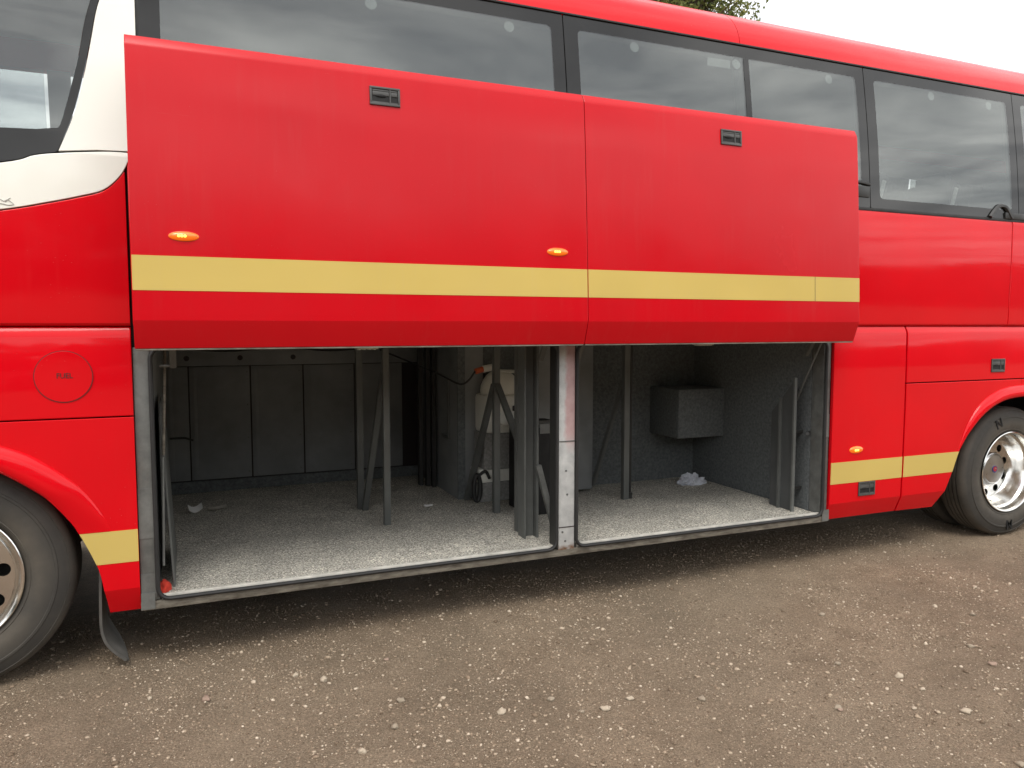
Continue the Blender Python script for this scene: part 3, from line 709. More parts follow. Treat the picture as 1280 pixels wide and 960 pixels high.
# far side of the body
shell(XF + 0.2, XR - 0.1, 2.50, 2.53, 1.50, 2.40, 'far_side_panel', 'red'); shell(4.05, XR - 0.1, 2.50, 2.53, 1.10, 1.495, 'far_side_panel', 'red')
shell(XF + 0.2, -0.23, 2.50, 2.53, 1.12, 1.495, 'far_side_panel', 'red'); shell(-0.225, 4.045, 2.50, 2.53, 0.26, 1.495, 'far_side_panel', 'red')
shell(4.05, 5.1, 2.50, 2.53, 0.26, 1.095, 'far_side_panel', 'red'); shell(6.9, XR - 0.1, 2.50, 2.53, 0.26, 1.095, 'far_side_panel', 'red'); shell(XF + 0.2, -1.65, 2.50, 2.53, 0.26, 1.115, 'far_side_panel', 'red')
for k in range(7):
    x0 = -2.4 + k * 1.65
    MB().bar((x0, 2.52, 2.40), (x0, 2.42, 3.38), 0.14, 0.04).build('window_pillar', 'black_plastic', coach)
    MB().box(x0 + 0.09, x0 + 1.56, 2.49, 2.496, 2.41, 3.37).map(lambda c: Vector((c.x, c.y - (c.z - 2.41) * 0.1, c.z))).build('far_window', 'clear_glass' if k < 2 else 'tinted_glass', coach)
for k in range(2, 7):  # curtains added to block the bright sky patches in the far windows
    x0 = -2.4 + k * 1.65 + 0.06; bm = bmesh.new(); cols = []
    for q in range(97):
        xx = x0 + 1.53 * q / 96; cols.append([bm.verts.new((xx, 2.40 - (z - 2.41) * 0.1 + 0.018 * math.sin(q * 0.55), z)) for z in (2.42, 2.9, 3.34)])
    for A, B in zip(cols, cols[1:]):
        for q in range(2): bm.faces.new([A[q], B[q], B[q + 1], A[q + 1]])
    bmesh.ops.solidify(bm, geom=bm.faces[:], thickness=0.003); finish(bm, 'added_curtain', 'lining_dark', coach, 60)
# saloon: ceiling lining, racks, aisle, seats
MB().box(XF + 0.5, XR - 0.15, 0.30, 2.25, 3.52, 3.55).build('ceiling_lining', 'lining', coach)
MB().box(0.1, XR - 0.15, 0.22, 0.62, 3.30, 3.36, 0.02).build('luggage_rack', 'lining', coach)
MB().box(0.1, XR - 0.15, 1.93, 2.33, 3.22, 3.30, 0.02).build('luggage_rack', 'lining', coach)
MB().box(-2.4, XR - 0.15, 0.10, 0.13, 1.61, 2.40).build('side_lining', 'lining_dark', coach)
def seat_meshes():
    b = MB(); b.box(-0.23, 0.23, -0.21, 0.21, 0.36, 0.50, 0.05)
    rot = Matrix.Rotation(R(14), 3, 'Y')
    b.box(0.16, 0.27, -0.21, 0.21, 0.45, 1.10, 0.045, rot=rot, piv=Vector((0.2, 0, 0.45)))
    b.bar((0, 0, 0), (0, 0, 0.40), 0.08, 0.3)
    h = MB(); h.box(0.17, 0.26, -0.13, 0.13, 1.05, 1.18, 0.04, rot=rot, piv=Vector((0.2, 0, 0.45)))
    t = MB(); t.bar((0.265, -0.222, 0.80), (0.335, -0.222, 1.02), 0.034, 0.014, bev=0.004)
    res = []
    for mb, nm, mt in ((b, 'seat', 'seat_cloth'), (h, 'headrest', 'seat_cloth'), (t, 'trim_strip', 'seat_trim')):
        bmesh.ops.recalc_face_normals(mb.bm, faces=mb.bm.faces)
        me = bpy.data.meshes.new(nm); mb.bm.to_mesh(me); mb.bm.free(); me.materials.append(M[mt]); res.append(me)
    return res
sm_, hm_, tm_ = seat_meshes()
cp = coach.location
for k in range(11):
    for yy in (0.36, 0.83, 1.72, 2.19):
        s_ = bpy.data.objects.new('seat', sm_); col.objects.link(s_); s_.parent = coach
        s_.location = Vector((0.585 + k * 0.738, yy, 1.61)) - cp
        for me_, nm in ((hm_, 'headrest'), (tm_, 'trim_strip')):
            if nm == 'trim_strip' and yy > 0.4: continue
            c_ = bpy.data.objects.new(nm, me_); col.objects.link(c_); c_.parent = s_
sd = bpy.data.objects.new('driver_seat', sm_); col.objects.link(sd); sd.parent = coach; sd.location = Vector((-1.55, 0.55, 1.61)) - cp

# ------------------------------------------------------------------ luggage bay
FL = 0.312
# steel surround: jambs, middle post, sill
MB().box(-0.219, -0.150, 0.018, 0.060, 0.30, 1.50, 0.003).box(-0.150, -0.1405, 0.024, 0.12, 0.30, 1.50).box(-0.2185, -0.1515, 0.0150, 0.0178, 0.60, 0.84).box(-0.2185, -0.1515, 0.0150, 0.0178, 0.315, 0.43).build('door_jamb', 'galvanised', coach)
MB().box(3.998, 4.040, 0.020, 0.10, 0.285, 1.50, 0.003).box(3.988, 3.998, 0.03, 0.13, 0.30, 1.50).box(4.0, 4.038, 0.0165, 0.0195, 0.84, 1.0).build('door_jamb', 'galvanised', coach)
post = MB().box(1.975, 2.078, 0.010, 0.060, 0.292, 1.50, 0.004).build('middle_post', 'post_steel', coach)
for x_ in (1.965, 2.0785): MB().box(x_, x_ + 0.0095, 0.016, 0.11, 0.30, 1.5).build('post_flange', 'black_plastic', post)
pb = MB()
for z_, x_ in ((0.345, 2.018), (0.40, 2.00), (0.62, 2.03), (0.76, 2.022)): pb.lathe_y([(0.006, 0.010), (0.006, 0.006), (0.0001, 0.005)], x_, z_, 10)
pb.build('rivets', 'dark_metal', post)
MB().box(1.977, 2.076, 0.0075, 0.0105, 0.425, 0.430).build('weld_line', 'ink', post); MB().box(1.978, 2.076, 0.0065, 0.0105, 0.930, 0.936).build('weld_line', 'dark_metal', post)
sill = MB().box(-0.222, 4.040, 0.010, 0.085, 0.256, 0.296, 0.004).box(-0.222, 4.040, 0.0865, 0.14, 0.262, 0.285).build('sill_rail', 'sill_alloy', coach)
for x_ in (-0.19, 4.02): MB().box(x_ - 0.03, x_ + 0.03, 0.006, 0.0095, 0.262, 0.340).build('corner_gusset', 'galvanised', coach)
def seal(x0, x1):
    pts = [(x, 0.006, z) for x, z in rect(x0, x1, 0.304, 1.500, 0.055, 7)]
    return MB().tube(pts, 0.0105, 8, closed=True).build('door_seal', 'rubber', coach)
seal(-0.146, 1.962); seal(2.090, 3.990)
# edge strip of the carpet behind the seal
MB().box(-0.13, 1.95, 0.022, 0.045, 0.296, 0.3205, 0.003).build('threshold_strip', 'bright_strip', coach); MB().box(2.10, 3.98, 0.022, 0.045, 0.296, 0.3205, 0.003).build('threshold_strip', 'bright_strip', coach)
# carpeted floor: a gently uneven pile surface
def carpet(x0, x1, y0, y1):
    xs = np.arange(x0, x1 + 1e-6, 0.04); ys = np.arange(y0, y1 + 1e-6, 0.04)
    A, B = np.meshgrid(xs, ys, indexing='ij'); Zc = FL + 0.008 * vnoise(A + 5, B + 5, 0.35, 8) + 0.004 * vnoise(A + 5, B + 5, 0.09, 9)
    i2 = np.arange(A.size).reshape(A.shape); F_ = np.stack([i2[:-1, :-1], i2[1:, :-1], i2[1:, 1:], i2[:-1, 1:]], -1).reshape(-1, 4)
    me = np_mesh('bay_carpet', np.stack([A, B, Zc], -1).reshape(-1, 3), F_)
    for p in me.polygons: p.use_smooth = True
    return link('bay_carpet', me, 'carpet', coach)
carpet(-0.145, 3.99, 0.042, 2.48)
MB().box(-0.16, 4.0, 0.086, 2.49, 0.286, 0.302).build('bay_floor', 'underbody', coach)
MB().box(-0.165, -0.142, 0.125, 2.46, 0.30, 1.505).build('bay_end_wall', 'panel_black', coach)
MB().box(3.985, 4.01, 0.135, 2.46, 0.30, 1.505).build('bay_end_wall', 'felt', coach)
MB().box(-0.16, 4.0, 0.075, 2.49, 1.492, 1.512).build('bay_ceiling', 'lining', coach)
# far wall made of flat panels with joints, rail above and kick strip below
MB().box(-0.14, 1.86, 2.462, 2.49, 0.30, 1.50).build('bay_back_wall', 'ink', coach)
for x0, x1 in ((-0.14, 0.020), (0.030, 0.470), (0.482, 0.876), (0.888, 1.290), (1.302, 1.70)):
    MB().box(x0, x1, 2.445, 2.4615, 0.405, 1.285, 0.003).box(x0 + 0.02, min(x0 + 0.05, x1 - 0.01), 2.440, 2.4449, 0.41, 1.28, 0.002).build('wall_board', 'panel_black', coach)
MB().box(-0.14, 1.84, 2.425, 2.4615, 0.30, 0.398, 0.004).build('kick_strip', 'felt', coach)
rail = MB().box(-0.14, 1.84, 2.405, 2.4615, 1.292, 1.49, 0.004).build('top_rail', 'panel_black', coach)
for x_ in (0.015, 0.40, 0.80): MB().lathe_y([(0.020, 2.4045), (0.020, 2.401), (0.0001, 2.401)], x_, 1.352, 20).build('rail_hole', 'ink', rail)
hb = MB().tube(catmull([(-0.12, 2.432, 0.742), (-0.02, 2.425, 0.742), (0.0, 2.42, 0.738), (0.045, 2.43, 0.720)], 4), 0.008, 6); hb.build('latch_bar', 'black_plastic', coach)
# centre compartment (toilet housing) behind the posts
MB().box(1.845, 2.05, 1.42, 2.47, 0.30, 1.49, 0.01).build('compartment_wall', 'panel_black', coach)
for x_ in (1.72, 1.765, 1.80): MB().box(x_, x_ + 0.03, 2.0 + (x_ - 1.72) * -1.2, 2.05 + (x_ - 1.72) * -1.2, 0.30, 1.49).build('conduit', 'black_plastic', coach)
MB().box(1.843, 1.90, 1.409, 1.4195, 0.30, 1.49).build('compartment_edge', 'felt', coach)
MB().box(1.828, 1.8445, 1.60, 1.76, 0.74, 0.765, 0.003).box(1.828, 1.8445, 1.60, 1.615, 0.765, 1.2).build('shelf_bracket', 'dark_metal', coach)
MB().box(2.05, 3.985, 1.465, 1.50, 0.30, 1.49).build('compartment_front', 'felt', coach)
MB().box(2.42, 2.895, 1.26, 1.4645, 0.335, 1.49, 0.008).box(2.895, 2.925, 1.32, 1.4645, 0.33, 0.42).build('dark_locker', 'panel_black', coach)
MB().box(2.12, 2.41, 0.75, 1.10, 0.31, 0.93, 0.01).build('dark_void_box', 'recess_black', coach)  # near-black box stands in for the dark void beside the channel post
# white tank on felt-covered boxes
MB().box(1.955, 2.34, 1.25, 1.463, FL, 0.468, 0.012).build('felt_step', 'felt_light', coach)
def wavy(c):
    return Vector((c.x, c.y, c.z - (0.012 * math.sin(c.x * 30) if c.z < 0.49 else 0)))
MB().box(1.945, 2.33, 1.235, 1.46, 0.462, 0.560, 0.022).map(wavy).build('white_pan', 'white_plastic', coach)
MB().box(1.975, 2.33, 1.215, 1.455, 0.555, 0.822, 0.010).build('felt_box', 'felt_light', coach)
tk = MB().box(1.985, 2.31, 1.20, 1.45, 0.818, 1.10, 0.03).ell((2.15, 1.34, 1.12), 0.15, 0.12, 0.16)
tk = tk.build('water_tank', 'white_plastic', coach)
MB().lathe_y([(0.058, 1.201), (0.058, 1.190), (0.050, 1.186), (0.046, 1.192), (0.0001, 1.192)], 2.135, 0.93, 28).build('tank_cap', 'white_plastic', tk)
MB().box(2.19, 2.23, 1.185, 1.201, 0.98, 1.02, 0.006).build('tank_valve', 'black_plastic', tk)
MB().tube([(1.925, 1.24 + 0.01 * k, 0.0) for k in range(2)], 0.001, 4).bm.free()
hose = MB().tube([(1.93 + 0.025 * math.sin(t), 1.24, 0.425 + 0.095 * math.cos(t)) for t in np.linspace(0, 6.28, 25)[:-1]], 0.017, 8, closed=True)
hose.tube(catmull([(1.945, 1.235, 0.52), (1.99, 1.225, 0.545), (2.02, 1.222, 0.49)], 5), 0.012, 7); hose.build('drain_hose', 'rubber', coach)
MB().tube(catmull([(2.13, 1.30, 1.27), (2.22, 1.10, 1.26), (2.20, 0.85, 1.18), (2.04, 0.50, 1.12)], 6), 0.012, 7).build('hose', 'white_plastic', coach)
bt_ = MB().tube([(1.83, 1.0, 1.288), (1.885, 1.0, 1.303)], 0.020, 12).build('cable_plug', 'orange_plastic', coach)
MB().tube([(1.887, 1.0, 1.303), (1.955, 1.0, 1.315)], 0.024, 12).build('plug_cap', 'white_plastic', bt_)
# steel frames across the bay
def frame_post(x, y, w_, d_, z1=1.492, nm='frame_post', z0=FL - 0.004): return MB().box(x - w_ / 2, x + w_ / 2, y - d_ / 2, y + d_ / 2, z0, z1, 0.003).build(nm, 'dark_metal', coach)
def brace(p, q, w_=0.032, nm='frame_brace', mt='dark_metal', d_=0.03): return MB().bar(p, q, w_, d_, bev=0.002).build(nm, mt, coach)
frame_post(1.185, 0.92, 0.042, 0.042); frame_post(1.118, 1.42, 0.045, 0.045); brace((1.135, 1.36, FL), (1.18, 0.95, 1.30), 0.04)
frame_post(1.955, 0.93, 0.044, 0.044); brace((1.90, 1.38, FL), (1.95, 0.95, 1.20), 0.042); brace((1.955, 0.91, 1.20), (1.925, 0.46, 0.86), 0.04)
frame_post(1.905, 0.435, 0.036, 0.05)
ch = MB().box(1.862, 1.866, 0.25, 0.34, FL - 0.004, 1.492).box(1.872, 1.944, 0.300, 0.306, FL - 0.004, 1.492).box(1.862, 1.872, 0.244, 0.250, FL - 0.004, 1.492, 0.001).box(1.944, 1.957, 0.244, 0.306, FL - 0.004, 1.492, 0.002)
ch.build('channel_post', 'dark_metal', coach)
brace((1.945, 0.23, 0.76), (2.055, 0.19, FL - 0.004), 0.034, mt='galvanised')
pl_ = MB().box(1.962, 2.16, 0.24, 0.40, 0.985, 1.008, 0.003).box(1.962, 2.16, 0.236, 0.240, 0.950, 1.008).build('bracket_plate', 'galvanised', coach)
for x_ in (2.07, 2.10): MB().tube([(x_, 0.28, 1.0), (x_, 0.28, 1.045)], 0.010, 6).build('bolt', 'chrome', pl_)
frame_post(2.985, 0.93, 0.046, 0.046); MB().tube([(3.030, 0.93, FL), (3.030, 0.93, 1.49)], 0.009, 8).box(3.018, 3.042, 0.918, 0.942, FL - 0.004, FL + 0.05).build('slide_rod', 'black_plastic', coach)
brace((2.905, 1.27, FL + 0.05), (2.975, 0.95, 1.20), 0.030)
for pts in ([(1.83, 1.0, 1.288), (1.75, 1.05, 1.20), (1.66, 1.3, 1.26), (1.60, 1.8, 1.32), (1.50, 2.38, 1.40)],
            [(-0.10, 2.39, 1.44), (0.3, 2.385, 1.405), (0.7, 2.39, 1.435), (1.1, 2.385, 1.40), (1.5, 2.39, 1.43)]):
    MB().tube(catmull(pts, 8), 0.007, 6).build('cable', 'rubber', coach)
for x_ in (0.06, 0.45, 0.51, 0.85, 0.92, 1.26):
    sw_ = MB()
    for z_ in (0.45, 0.72, 0.98, 1.24): sw_.lathe_y([(0.006, 2.4455), (0.006, 2.4425), (0.0001, 2.442)], x_, z_, 8)
    sw_.build('screw_row', 'galvanised', coach)
# box hung in the corner, ribbed guard on the end wall
MB().box(3.545, 3.984, 1.060, 1.464, 0.715, 1.10, 0.008).build('corner_box', 'felt', coach)
gd = panel('guard_plate', [(0.15, 0.305), (0.385, 0.305), (0.385, 0.985), (0.15, 1.245)], 'guard_black', coach, (), 0, 0.010, 0.002, xform=lambda c: Vector((3.865 + c.y, c.x, c.z)))
for y_, z_ in ((0.150, 1.245), (0.285, 1.095)): MB().box(3.845, 3.866, y_ - 0.008, y_ + 0.008, 0.305, z_).build('guard_rib', 'dark_metal', gd)
MB().box(3.875, 3.985, 0.20, 0.22, 0.85, 0.87).box(3.875, 3.985, 0.20, 0.22, 0.45, 0.47).build('guard_bracket', 'black_plastic', gd)
MB().tube([(3.93, 0.10, 0.86), (3.955, 0.12, 0.855), (3.985, 0.14, 0.865)], 0.012, 6).build('clip', 'black_plastic', coach)
# bay lamps
for x_ in (0.995, 3.42):
    lm = MB().box(x_ - 0.065, x_ + 0.065, 0.56, 0.64, 1.462, 1.4915, 0.006).build('bay_lamp', 'lamp_lens', coach)
    for q in range(4): MB().box(x_ - 0.05 + q * 0.03, x_ - 0.042 + q * 0.03, 0.565, 0.635, 1.458, 1.4625).build('lamp_ridge', 'white_plastic', lm)

# ------------------------------------------------------------------ raised luggage doors
TILT = R(3.2); LIFT = 1.248; OUT = -0.262
def dtf(c):
    z = c.z - 0.255
    return Vector((c.x, c.y * math.cos(TILT) + z * math.sin(TILT) + OUT - 0.004, 0.255 + LIFT + z * math.cos(TILT) - c.y * math.sin(TILT)))
def latch(x, z, wd, hg, parent, xf=None, yb=0.0):
    f = xf or (lambda c: c)
    b = MB(); x0, x1, z0, z1 = x - wd / 2, x + wd / 2, z - hg / 2, z + hg / 2; t = 0.010
    y0, y1 = yb - 0.008, yb - 0.001
    b.box(x0, x1, yb - 0.003, yb - 0.0006, z0, z1, 0, 1)                                   # dark back of the recess
    b.box(x0, x1, y0, y1, z1 - t, z1, 0.002).box(x0, x1, y0, y1, z0, z0 + t * 1.2, 0.002)
    b.box(x0, x0 + t, y0, y1, z0 + t * 1.2, z1 - t, 0.002).box(x1 - t, x1, y0, y1, z0 + t * 1.2, z1 - t, 0.002)
    xm = x0 + wd * 0.67; b.box(xm - 0.003, xm + 0.003, y0 + 0.001, y1, z0 + t, z1 - t)
    b.box(x0 + t + 0.003, xm - 0.005, y0 + 0.002, y1, z0 + hg * 0.52, z1 - t - 0.012, 0.003)   # pull flap
    b.box(x0 + t + 0.003, xm - 0.005, y0 + 0.003, y1, z1 - t - 0.010, z1 - t - 0.003, 0.001)
    b.box(xm + 0.005, x1 - t - 0.003, y0 + 0.002, y1, z0 + hg * 0.52, z1 - t - 0.012, 0.003)
    b.box(xm + 0.005, x1 - t - 0.003, y0 + 0.003, y1, z1 - t - 0.010, z1 - t - 0.003, 0.001)
    b.ell((x0 + wd * 0.36, yb - 0.004, z0 + hg * 0.52), wd * 0.20, 0.0045, 0.008, 1, 12, 6)
    b.box(x0 + t, x1 - t, y0 + 0.004, y1, z0 + t * 1.2, z0 + hg * 0.20, 0.001)
    b.map(f); return b.build('latch_handle', ['handle_plastic', 'recess_black'], parent)
def marker(x, z, wd, hg, parent, xf=None, yb=0.0):
    f = xf or (lambda c: c); b = MB()
    sq = lambda p: Vector((math.copysign(abs(p.x) ** 0.9, p.x), p.y, p.z))
    b.ell((x, yb, z), wd / 2, 0.016, hg / 2, 0, 24, 12, sq)
    b.ell((x, yb + 0.001, z), wd / 2 + 0.003, 0.006, hg / 2 + 0.003, 2, 24, 8, sq)
    for k in (-1, 0, 1): b.ell((x - wd * 0.06 + k * wd * 0.10, yb - 0.0155, z - hg * 0.02), wd * 0.055, 0.002, hg * 0.15, 1, 10, 6)
    for s_ in (-1, 1): b.ell((x + s_ * wd * 0.40, yb - 0.0085, z), wd * 0.022, 0.002, wd * 0.022, 3, 8, 6)
    b.map(f); return b.build('marker_lamp', ['amber', 'diode', 'orange_plastic', 'ink'], parent)
def luggage_door(x0, x1, lx, lamps, seam=None):
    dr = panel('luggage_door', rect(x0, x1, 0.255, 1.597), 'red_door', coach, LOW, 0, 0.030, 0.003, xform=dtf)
    panel('gold_stripe', rect(x0 + 0.0015, x1 - 0.0015, 0.505, 0.655), 'gold', dr, LOW, -0.0018, 0.003, 0, xform=dtf)
    # inner frame and lower edge strip
    fr_ = MB().box(x0 + 0.03, x1 - 0.03, 0.032, 0.05, 0.33, 0.40).box(x0 + 0.03, x1 - 0.03, 0.032, 0.05, 1.45, 1.54)
    for q in range(4):
        xx = x0 + 0.05 + (x1 - x0 - 0.16) * q / 3; fr_.box(xx, xx + 0.06, 0.0305, 0.048, 0.40, 1.45)
    fr_.map(dtf).build('inner_frame', 'galvanised', dr)
    MB().box(x0 + 0.004, x1 - 0.004, 0.052, 0.082, 0.2475, 0.2545, 0.001).map(dtf).build('edge_strip', 'sill_alloy', dr)
    latch(lx, 1.452, 0.148, 0.088, dr, dtf, -0.002)
    for x_ in lamps: marker(x_, 0.742, 0.124, 0.040, dr, dtf, -0.004)
    return dr
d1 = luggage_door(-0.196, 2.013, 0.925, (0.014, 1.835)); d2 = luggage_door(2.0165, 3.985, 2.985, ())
panel('stripe_joint', rect(3.612, 3.6145, 0.505, 0.655), 'ink', d2, LOW, -0.0025, 0.002, 0, xform=dtf)
# door arms and gas struts
def arm(x, side):
    MB().bar((x, 0.10, 1.40), (x, -0.19, 1.86), 0.03, 0.015, bev=0.002).build('door_arm', 'dark_metal', coach)
for x in (-0.05, 1.90, 2.14, 3.90): arm(x, 0)
MB().tube([(-0.085, 0.14, 1.49), (-0.105, 0.10, 0.98)], 0.007, 8).build('gas_strut', 'sill_alloy', coach)
MB().tube([(-0.108, 0.095, 0.97), (-0.120, 0.06, 0.45)], 0.006, 8).build('gas_strut', 'galvanised', coach)
MB().tube([(3.93, 0.00, 1.49), (3.93, 0.175, 1.16)], 0.007, 8).tube([(3.93, 0.175, 1.16), (3.95, 0.36, 0.86)], 0.011, 8).build('gas_strut', 'dark_metal', coach)
MB().tube([(-0.11, 0.10, 1.408), (-0.05, 0.10, 1.408)], 0.007, 8).build('arm_pin', 'galvanised', coach)

# latches and lamps on the rear panels
marker(4.272, 0.742, 0.128, 0.050, p_rdoor, None, -0.003)
latch(4.383, 0.462, 0.155, 0.098, p_rdoor, None, -0.001)
latch(5.693, 1.300, 0.150, 0.100, p_rflap, None, -0.004)

# ------------------------------------------------------------------ wheels
def holed_disc(b, cx, cz, y, r0, r1, rc, rh, n, depth, mi=0, a0=0.0):
    """Annular disc with n round holes of radius rh on circle rc, each hole with a wall."""
    m_ = 16
    for k in range(n):
        ac = a0 + 2 * math.pi * k / n; h = math.pi / n
        hole, edge, wall = [], [], []
        # boundary of the sector, sampled so that point i faces hole point i
        for i in range(m_):
            t = 2 * math.pi * i / m_
            hx, hz = rc + rh * math.cos(t), rh * math.sin(t)             # radial, tangential
            P = Vector((cx + hx * math.cos(ac) - hz * math.sin(ac), 0, cz + hx * math.sin(ac) + hz * math.cos(ac)))
            dr_, da_ = math.cos(t), math.sin(t); L = max(abs(dr_), abs(da_)); u, v = dr_ / L, da_ / L
            rr = rc + (u * (r1 - rc) if u > 0 else u * (rc - r0)); aa = ac + v * h
            hole.append(b.bm.verts.new((P.x, y, P.z))); wall.append(b.bm.verts.new((P.x, y + depth, P.z)))
            edge.append(b.bm.verts.new((cx + rr * math.cos(aa), y, cz + rr * math.sin(aa))))
        for i in range(m_):
            j = (i + 1) % m_
            for q in ([edge[i], edge[j], hole[j], hole[i]], [hole[i], hole[j], wall[j], wall[i]]):
                f = b.bm.faces.new(q); f.material_index = mi
def tyre_prof(y0, w_, r_rim, r_o):
    s_ = (r_o - r_rim)
    f = lambda t, y: (r_rim + s_ * t, y)
    face = [f(-0.03, y0 + 0.045), f(0.0, y0 + 0.030), f(0.06, y0 + 0.018), f(0.15, y0 + 0.008), f(0.165, y0 + 0.0105), f(0.30, y0 + 0.001), f(0.45, y0), f(0.60, y0 + 0.004), f(0.615, y0 + 0.0015), f(0.66, y0 + 0.003), f(0.67, y0 + 0.007), f(0.78, y0 + 0.014), f(0.86, y0 + 0.022), f(0.87, y0 + 0.018), f(0.93, y0 + 0.026), f(0.975, y0 + 0.042)]
    tread = []
    y = y0 + 0.055
    gw = 0.012; nb = 5; bw = (w_ - 0.11 - 4 * gw) / nb
    for k in range(nb):
        tread += [f(1.0, y), f(1.0, y + bw)]
        y += bw
        if k < nb - 1: tread += [f(0.94, y + 0.001), f(0.94, y + gw - 0.001)]; y += gw
    back = [(r, 2 * y0 + w_ - yy) for r, yy in face[::-1]]
    return face + tread + back
FW, RW = (-1.0, 0.485), (5.98, 0.448)
def gzf(x): return float(gz(x, 0.2))
# front wheel: near-flat alloy disc with hand holes
def front_wheel(y0, flip=False):
    fy = (lambda c: Vector((c.x, YW - c.y, c.z))) if flip else (lambda c: c)
    wl = MB().lathe_y(tyre_prof(y0, 0.29, 0.300, 0.513), FW[0], FW[1], 96, closed=True).map(fy).build('wheel', 'tyre', coach, 32)
    b = MB().lathe_y([(0.290, y0 + 0.10), (0.292, y0 + 0.03), (0.297, y0 + 0.020), (0.308, y0 + 0.010), (0.310, y0 + 0.005), (0.306, y0 + 0.002), (0.298, y0 + 0.006), (0.290, y0 + 0.020), (0.276, y0 + 0.032), (0.270, y0 + 0.028)], FW[0], FW[1], 72)
    holed_disc(b, FW[0], FW[1], y0 + 0.028, 0.155, 0.270, 0.226, 0.030, 10, 0.05, 0, R(6))
    b.lathe_y([(0.155, y0 + 0.028), (0.150, y0 + 0.022), (0.150, y0 - 0.005)], FW[0], FW[1], 48)
    b.map(fy).build('rim', 'chrome', wl, 30)
    h_ = MB().lathe_y([(0.150, y0 - 0.005), (0.145, y0 - 0.012), (0.10, y0 - 0.016), (0.085, y0 - 0.03), (0.0001, y0 - 0.032)], FW[0], FW[1], 48)
    for k in range(10):
        a_ = 2 * math.pi * k / 10; h_.lathe_y([(0.015, y0 - 0.012), (0.015, y0 - 0.035), (0.0001, y0 - 0.037)], FW[0] + 0.122 * math.cos(a_), FW[1] + 0.122 * math.sin(a_), 6)
    h_.map(fy).build('hub', 'alloy', wl, 30)
    MB().lathe_y([(0.272, y0 + 0.10), (0.0001, y0 + 0.10)], FW[0], FW[1], 32).map(fy).build('brake_drum', 'underbody', wl)
    return wl
front_wheel(0.045); front_wheel(0.045, True)
def rear_wheel(y0, flip=False):
    fy = (lambda c: Vector((c.x, YW - c.y, c.z))) if flip else (lambda c: c)
    wl = MB().lathe_y(tyre_prof(y0, 0.27, 0.308, 0.513), RW[0], RW[1], 96, closed=True).map(fy).build('wheel', 'tyre', coach, 32)
    MB().lathe_y(tyre_prof(y0 + 0.30, 0.27, 0.308, 0.513), RW[0], RW[1], 64, closed=True).map(fy).build('inner_tyre', 'tyre', wl, 32)
    b = MB().lathe_y([(0.300, y0 + 0.06), (0.306, y0 + 0.022), (0.318, y0 + 0.012), (0.320, y0 + 0.006), (0.315, y0 + 0.002), (0.306, y0 + 0.008), (0.300, y0 + 0.022), (0.296, y0 + 0.060), (0.286, y0 + 0.072), (0.282, y0 + 0.080), (0.266, y0 + 0.135), (0.250, y0 + 0.180), (0.243, y0 + 0.188)], RW[0], RW[1], 80)
    holed_disc(b, RW[0], RW[1], y0 + 0.188, 0.130, 0.243, 0.200, 0.030, 10, 0.05, 0, R(14))
    b.map(fy).build('rim', 'chrome', wl, 30)
    c = MB().lathe_y([(0.135, y0 + 0.188), (0.135, y0 + 0.150), (0.131, y0 + 0.142), (0.125, y0 + 0.139), (0.121, y0 + 0.143), (0.112, y0 + 0.134), (0.06, y0 + 0.130), (0.0001, y0 + 0.129)], RW[0], RW[1], 56).map(fy).build('hub_cap', 'alloy', wl, 30)
    MB().lathe_y([(0.243, y0 + 0.245), (0.0001, y0 + 0.245)], RW[0], RW[1], 32).map(fy).build('brake_drum', 'underbody', wl)
    e_ = MB().lathe_y([(0.028, y0 + 0.1295), (0.028, y0 + 0.1255), (0.0001, y0 + 0.1255)], RW[0], RW[1], 24, 0)
    e_.lathe_y([(0.020, y0 + 0.1256), (0.020, y0 + 0.1235), (0.0001, y0 + 0.1235)], RW[0], RW[1] + 0.002, 16, 1)
    e_.lathe_y([(0.007, y0 + 0.1236), (0.007, y0 + 0.1222), (0.0001, y0 + 0.1222)], RW[0] + 0.004, RW[1] + 0.006, 10, 2)
    e_.map(fy).build('hub_emblem', ['emblem_blue', 'emblem_red', 'chrome'], wl)
    if not flip:
        for s_, ang in (('N', 112), ('M', 272)):
            rr = 0.420
            t = flat_text(s_, 0, 0, 0.078, 0, 'sidewall_letter', 'recess_black', wl, 0.0035)
            ca, sa = math.cos(R(ang - 90)), math.sin(R(ang - 90))
            cx_, cz_ = RW[0] + rr * math.cos(R(ang)), RW[1] + rr * math.sin(R(ang))
            for v in t.data.vertices: v.co = Vector((cx_ + v.co.x * ca - v.co.z * sa, v.co.y + y0 - 0.001, cz_ + v.co.x * sa + v.co.z * ca))
    return wl
rear_wheel(0.050); rear_wheel(0.050, True)
# mud flap behind the front wheel
def mud_flap():
    prof = catmull([(-0.395, 0.62), (-0.400, 0.42), (-0.404, 0.27), (-0.404, 0.17), (-0.388, 0.10), (-0.352, 0.045), (-0.312, 0.005), (-0.296, -0.014)], 5)
    bm = bmesh.new(); rows = []
    ys = np.linspace(0.085, 0.50, 8)
    for k, (x, z) in enumerate(prof):
        t = k / (len(prof) - 1); row = []
        for j, y in enumerate(ys):
            u = j / (len(ys) - 1)
            yy = y + (0.02 if t > 0.93 and j == 0 else 0)
            row.append(bm.verts.new((x + 0.018 * math.sin(u * 3.1) * t - 0.10 * t * t * u, yy, z + 0.012 * u * t)))
        rows.append(row)
    for A, B in zip(rows, rows[1:]):
        for i in range(len(A) - 1): bm.faces.new([A[i], A[i + 1], B[i + 1], B[i]])
    bmesh.ops.recalc_face_normals(bm, faces=bm.faces)
    bmesh.ops.solidify(bm, geom=bm.faces[:], thickness=0.012)
    return finish(bm, 'mud_flap', 'mud_rubber', coach, 40)
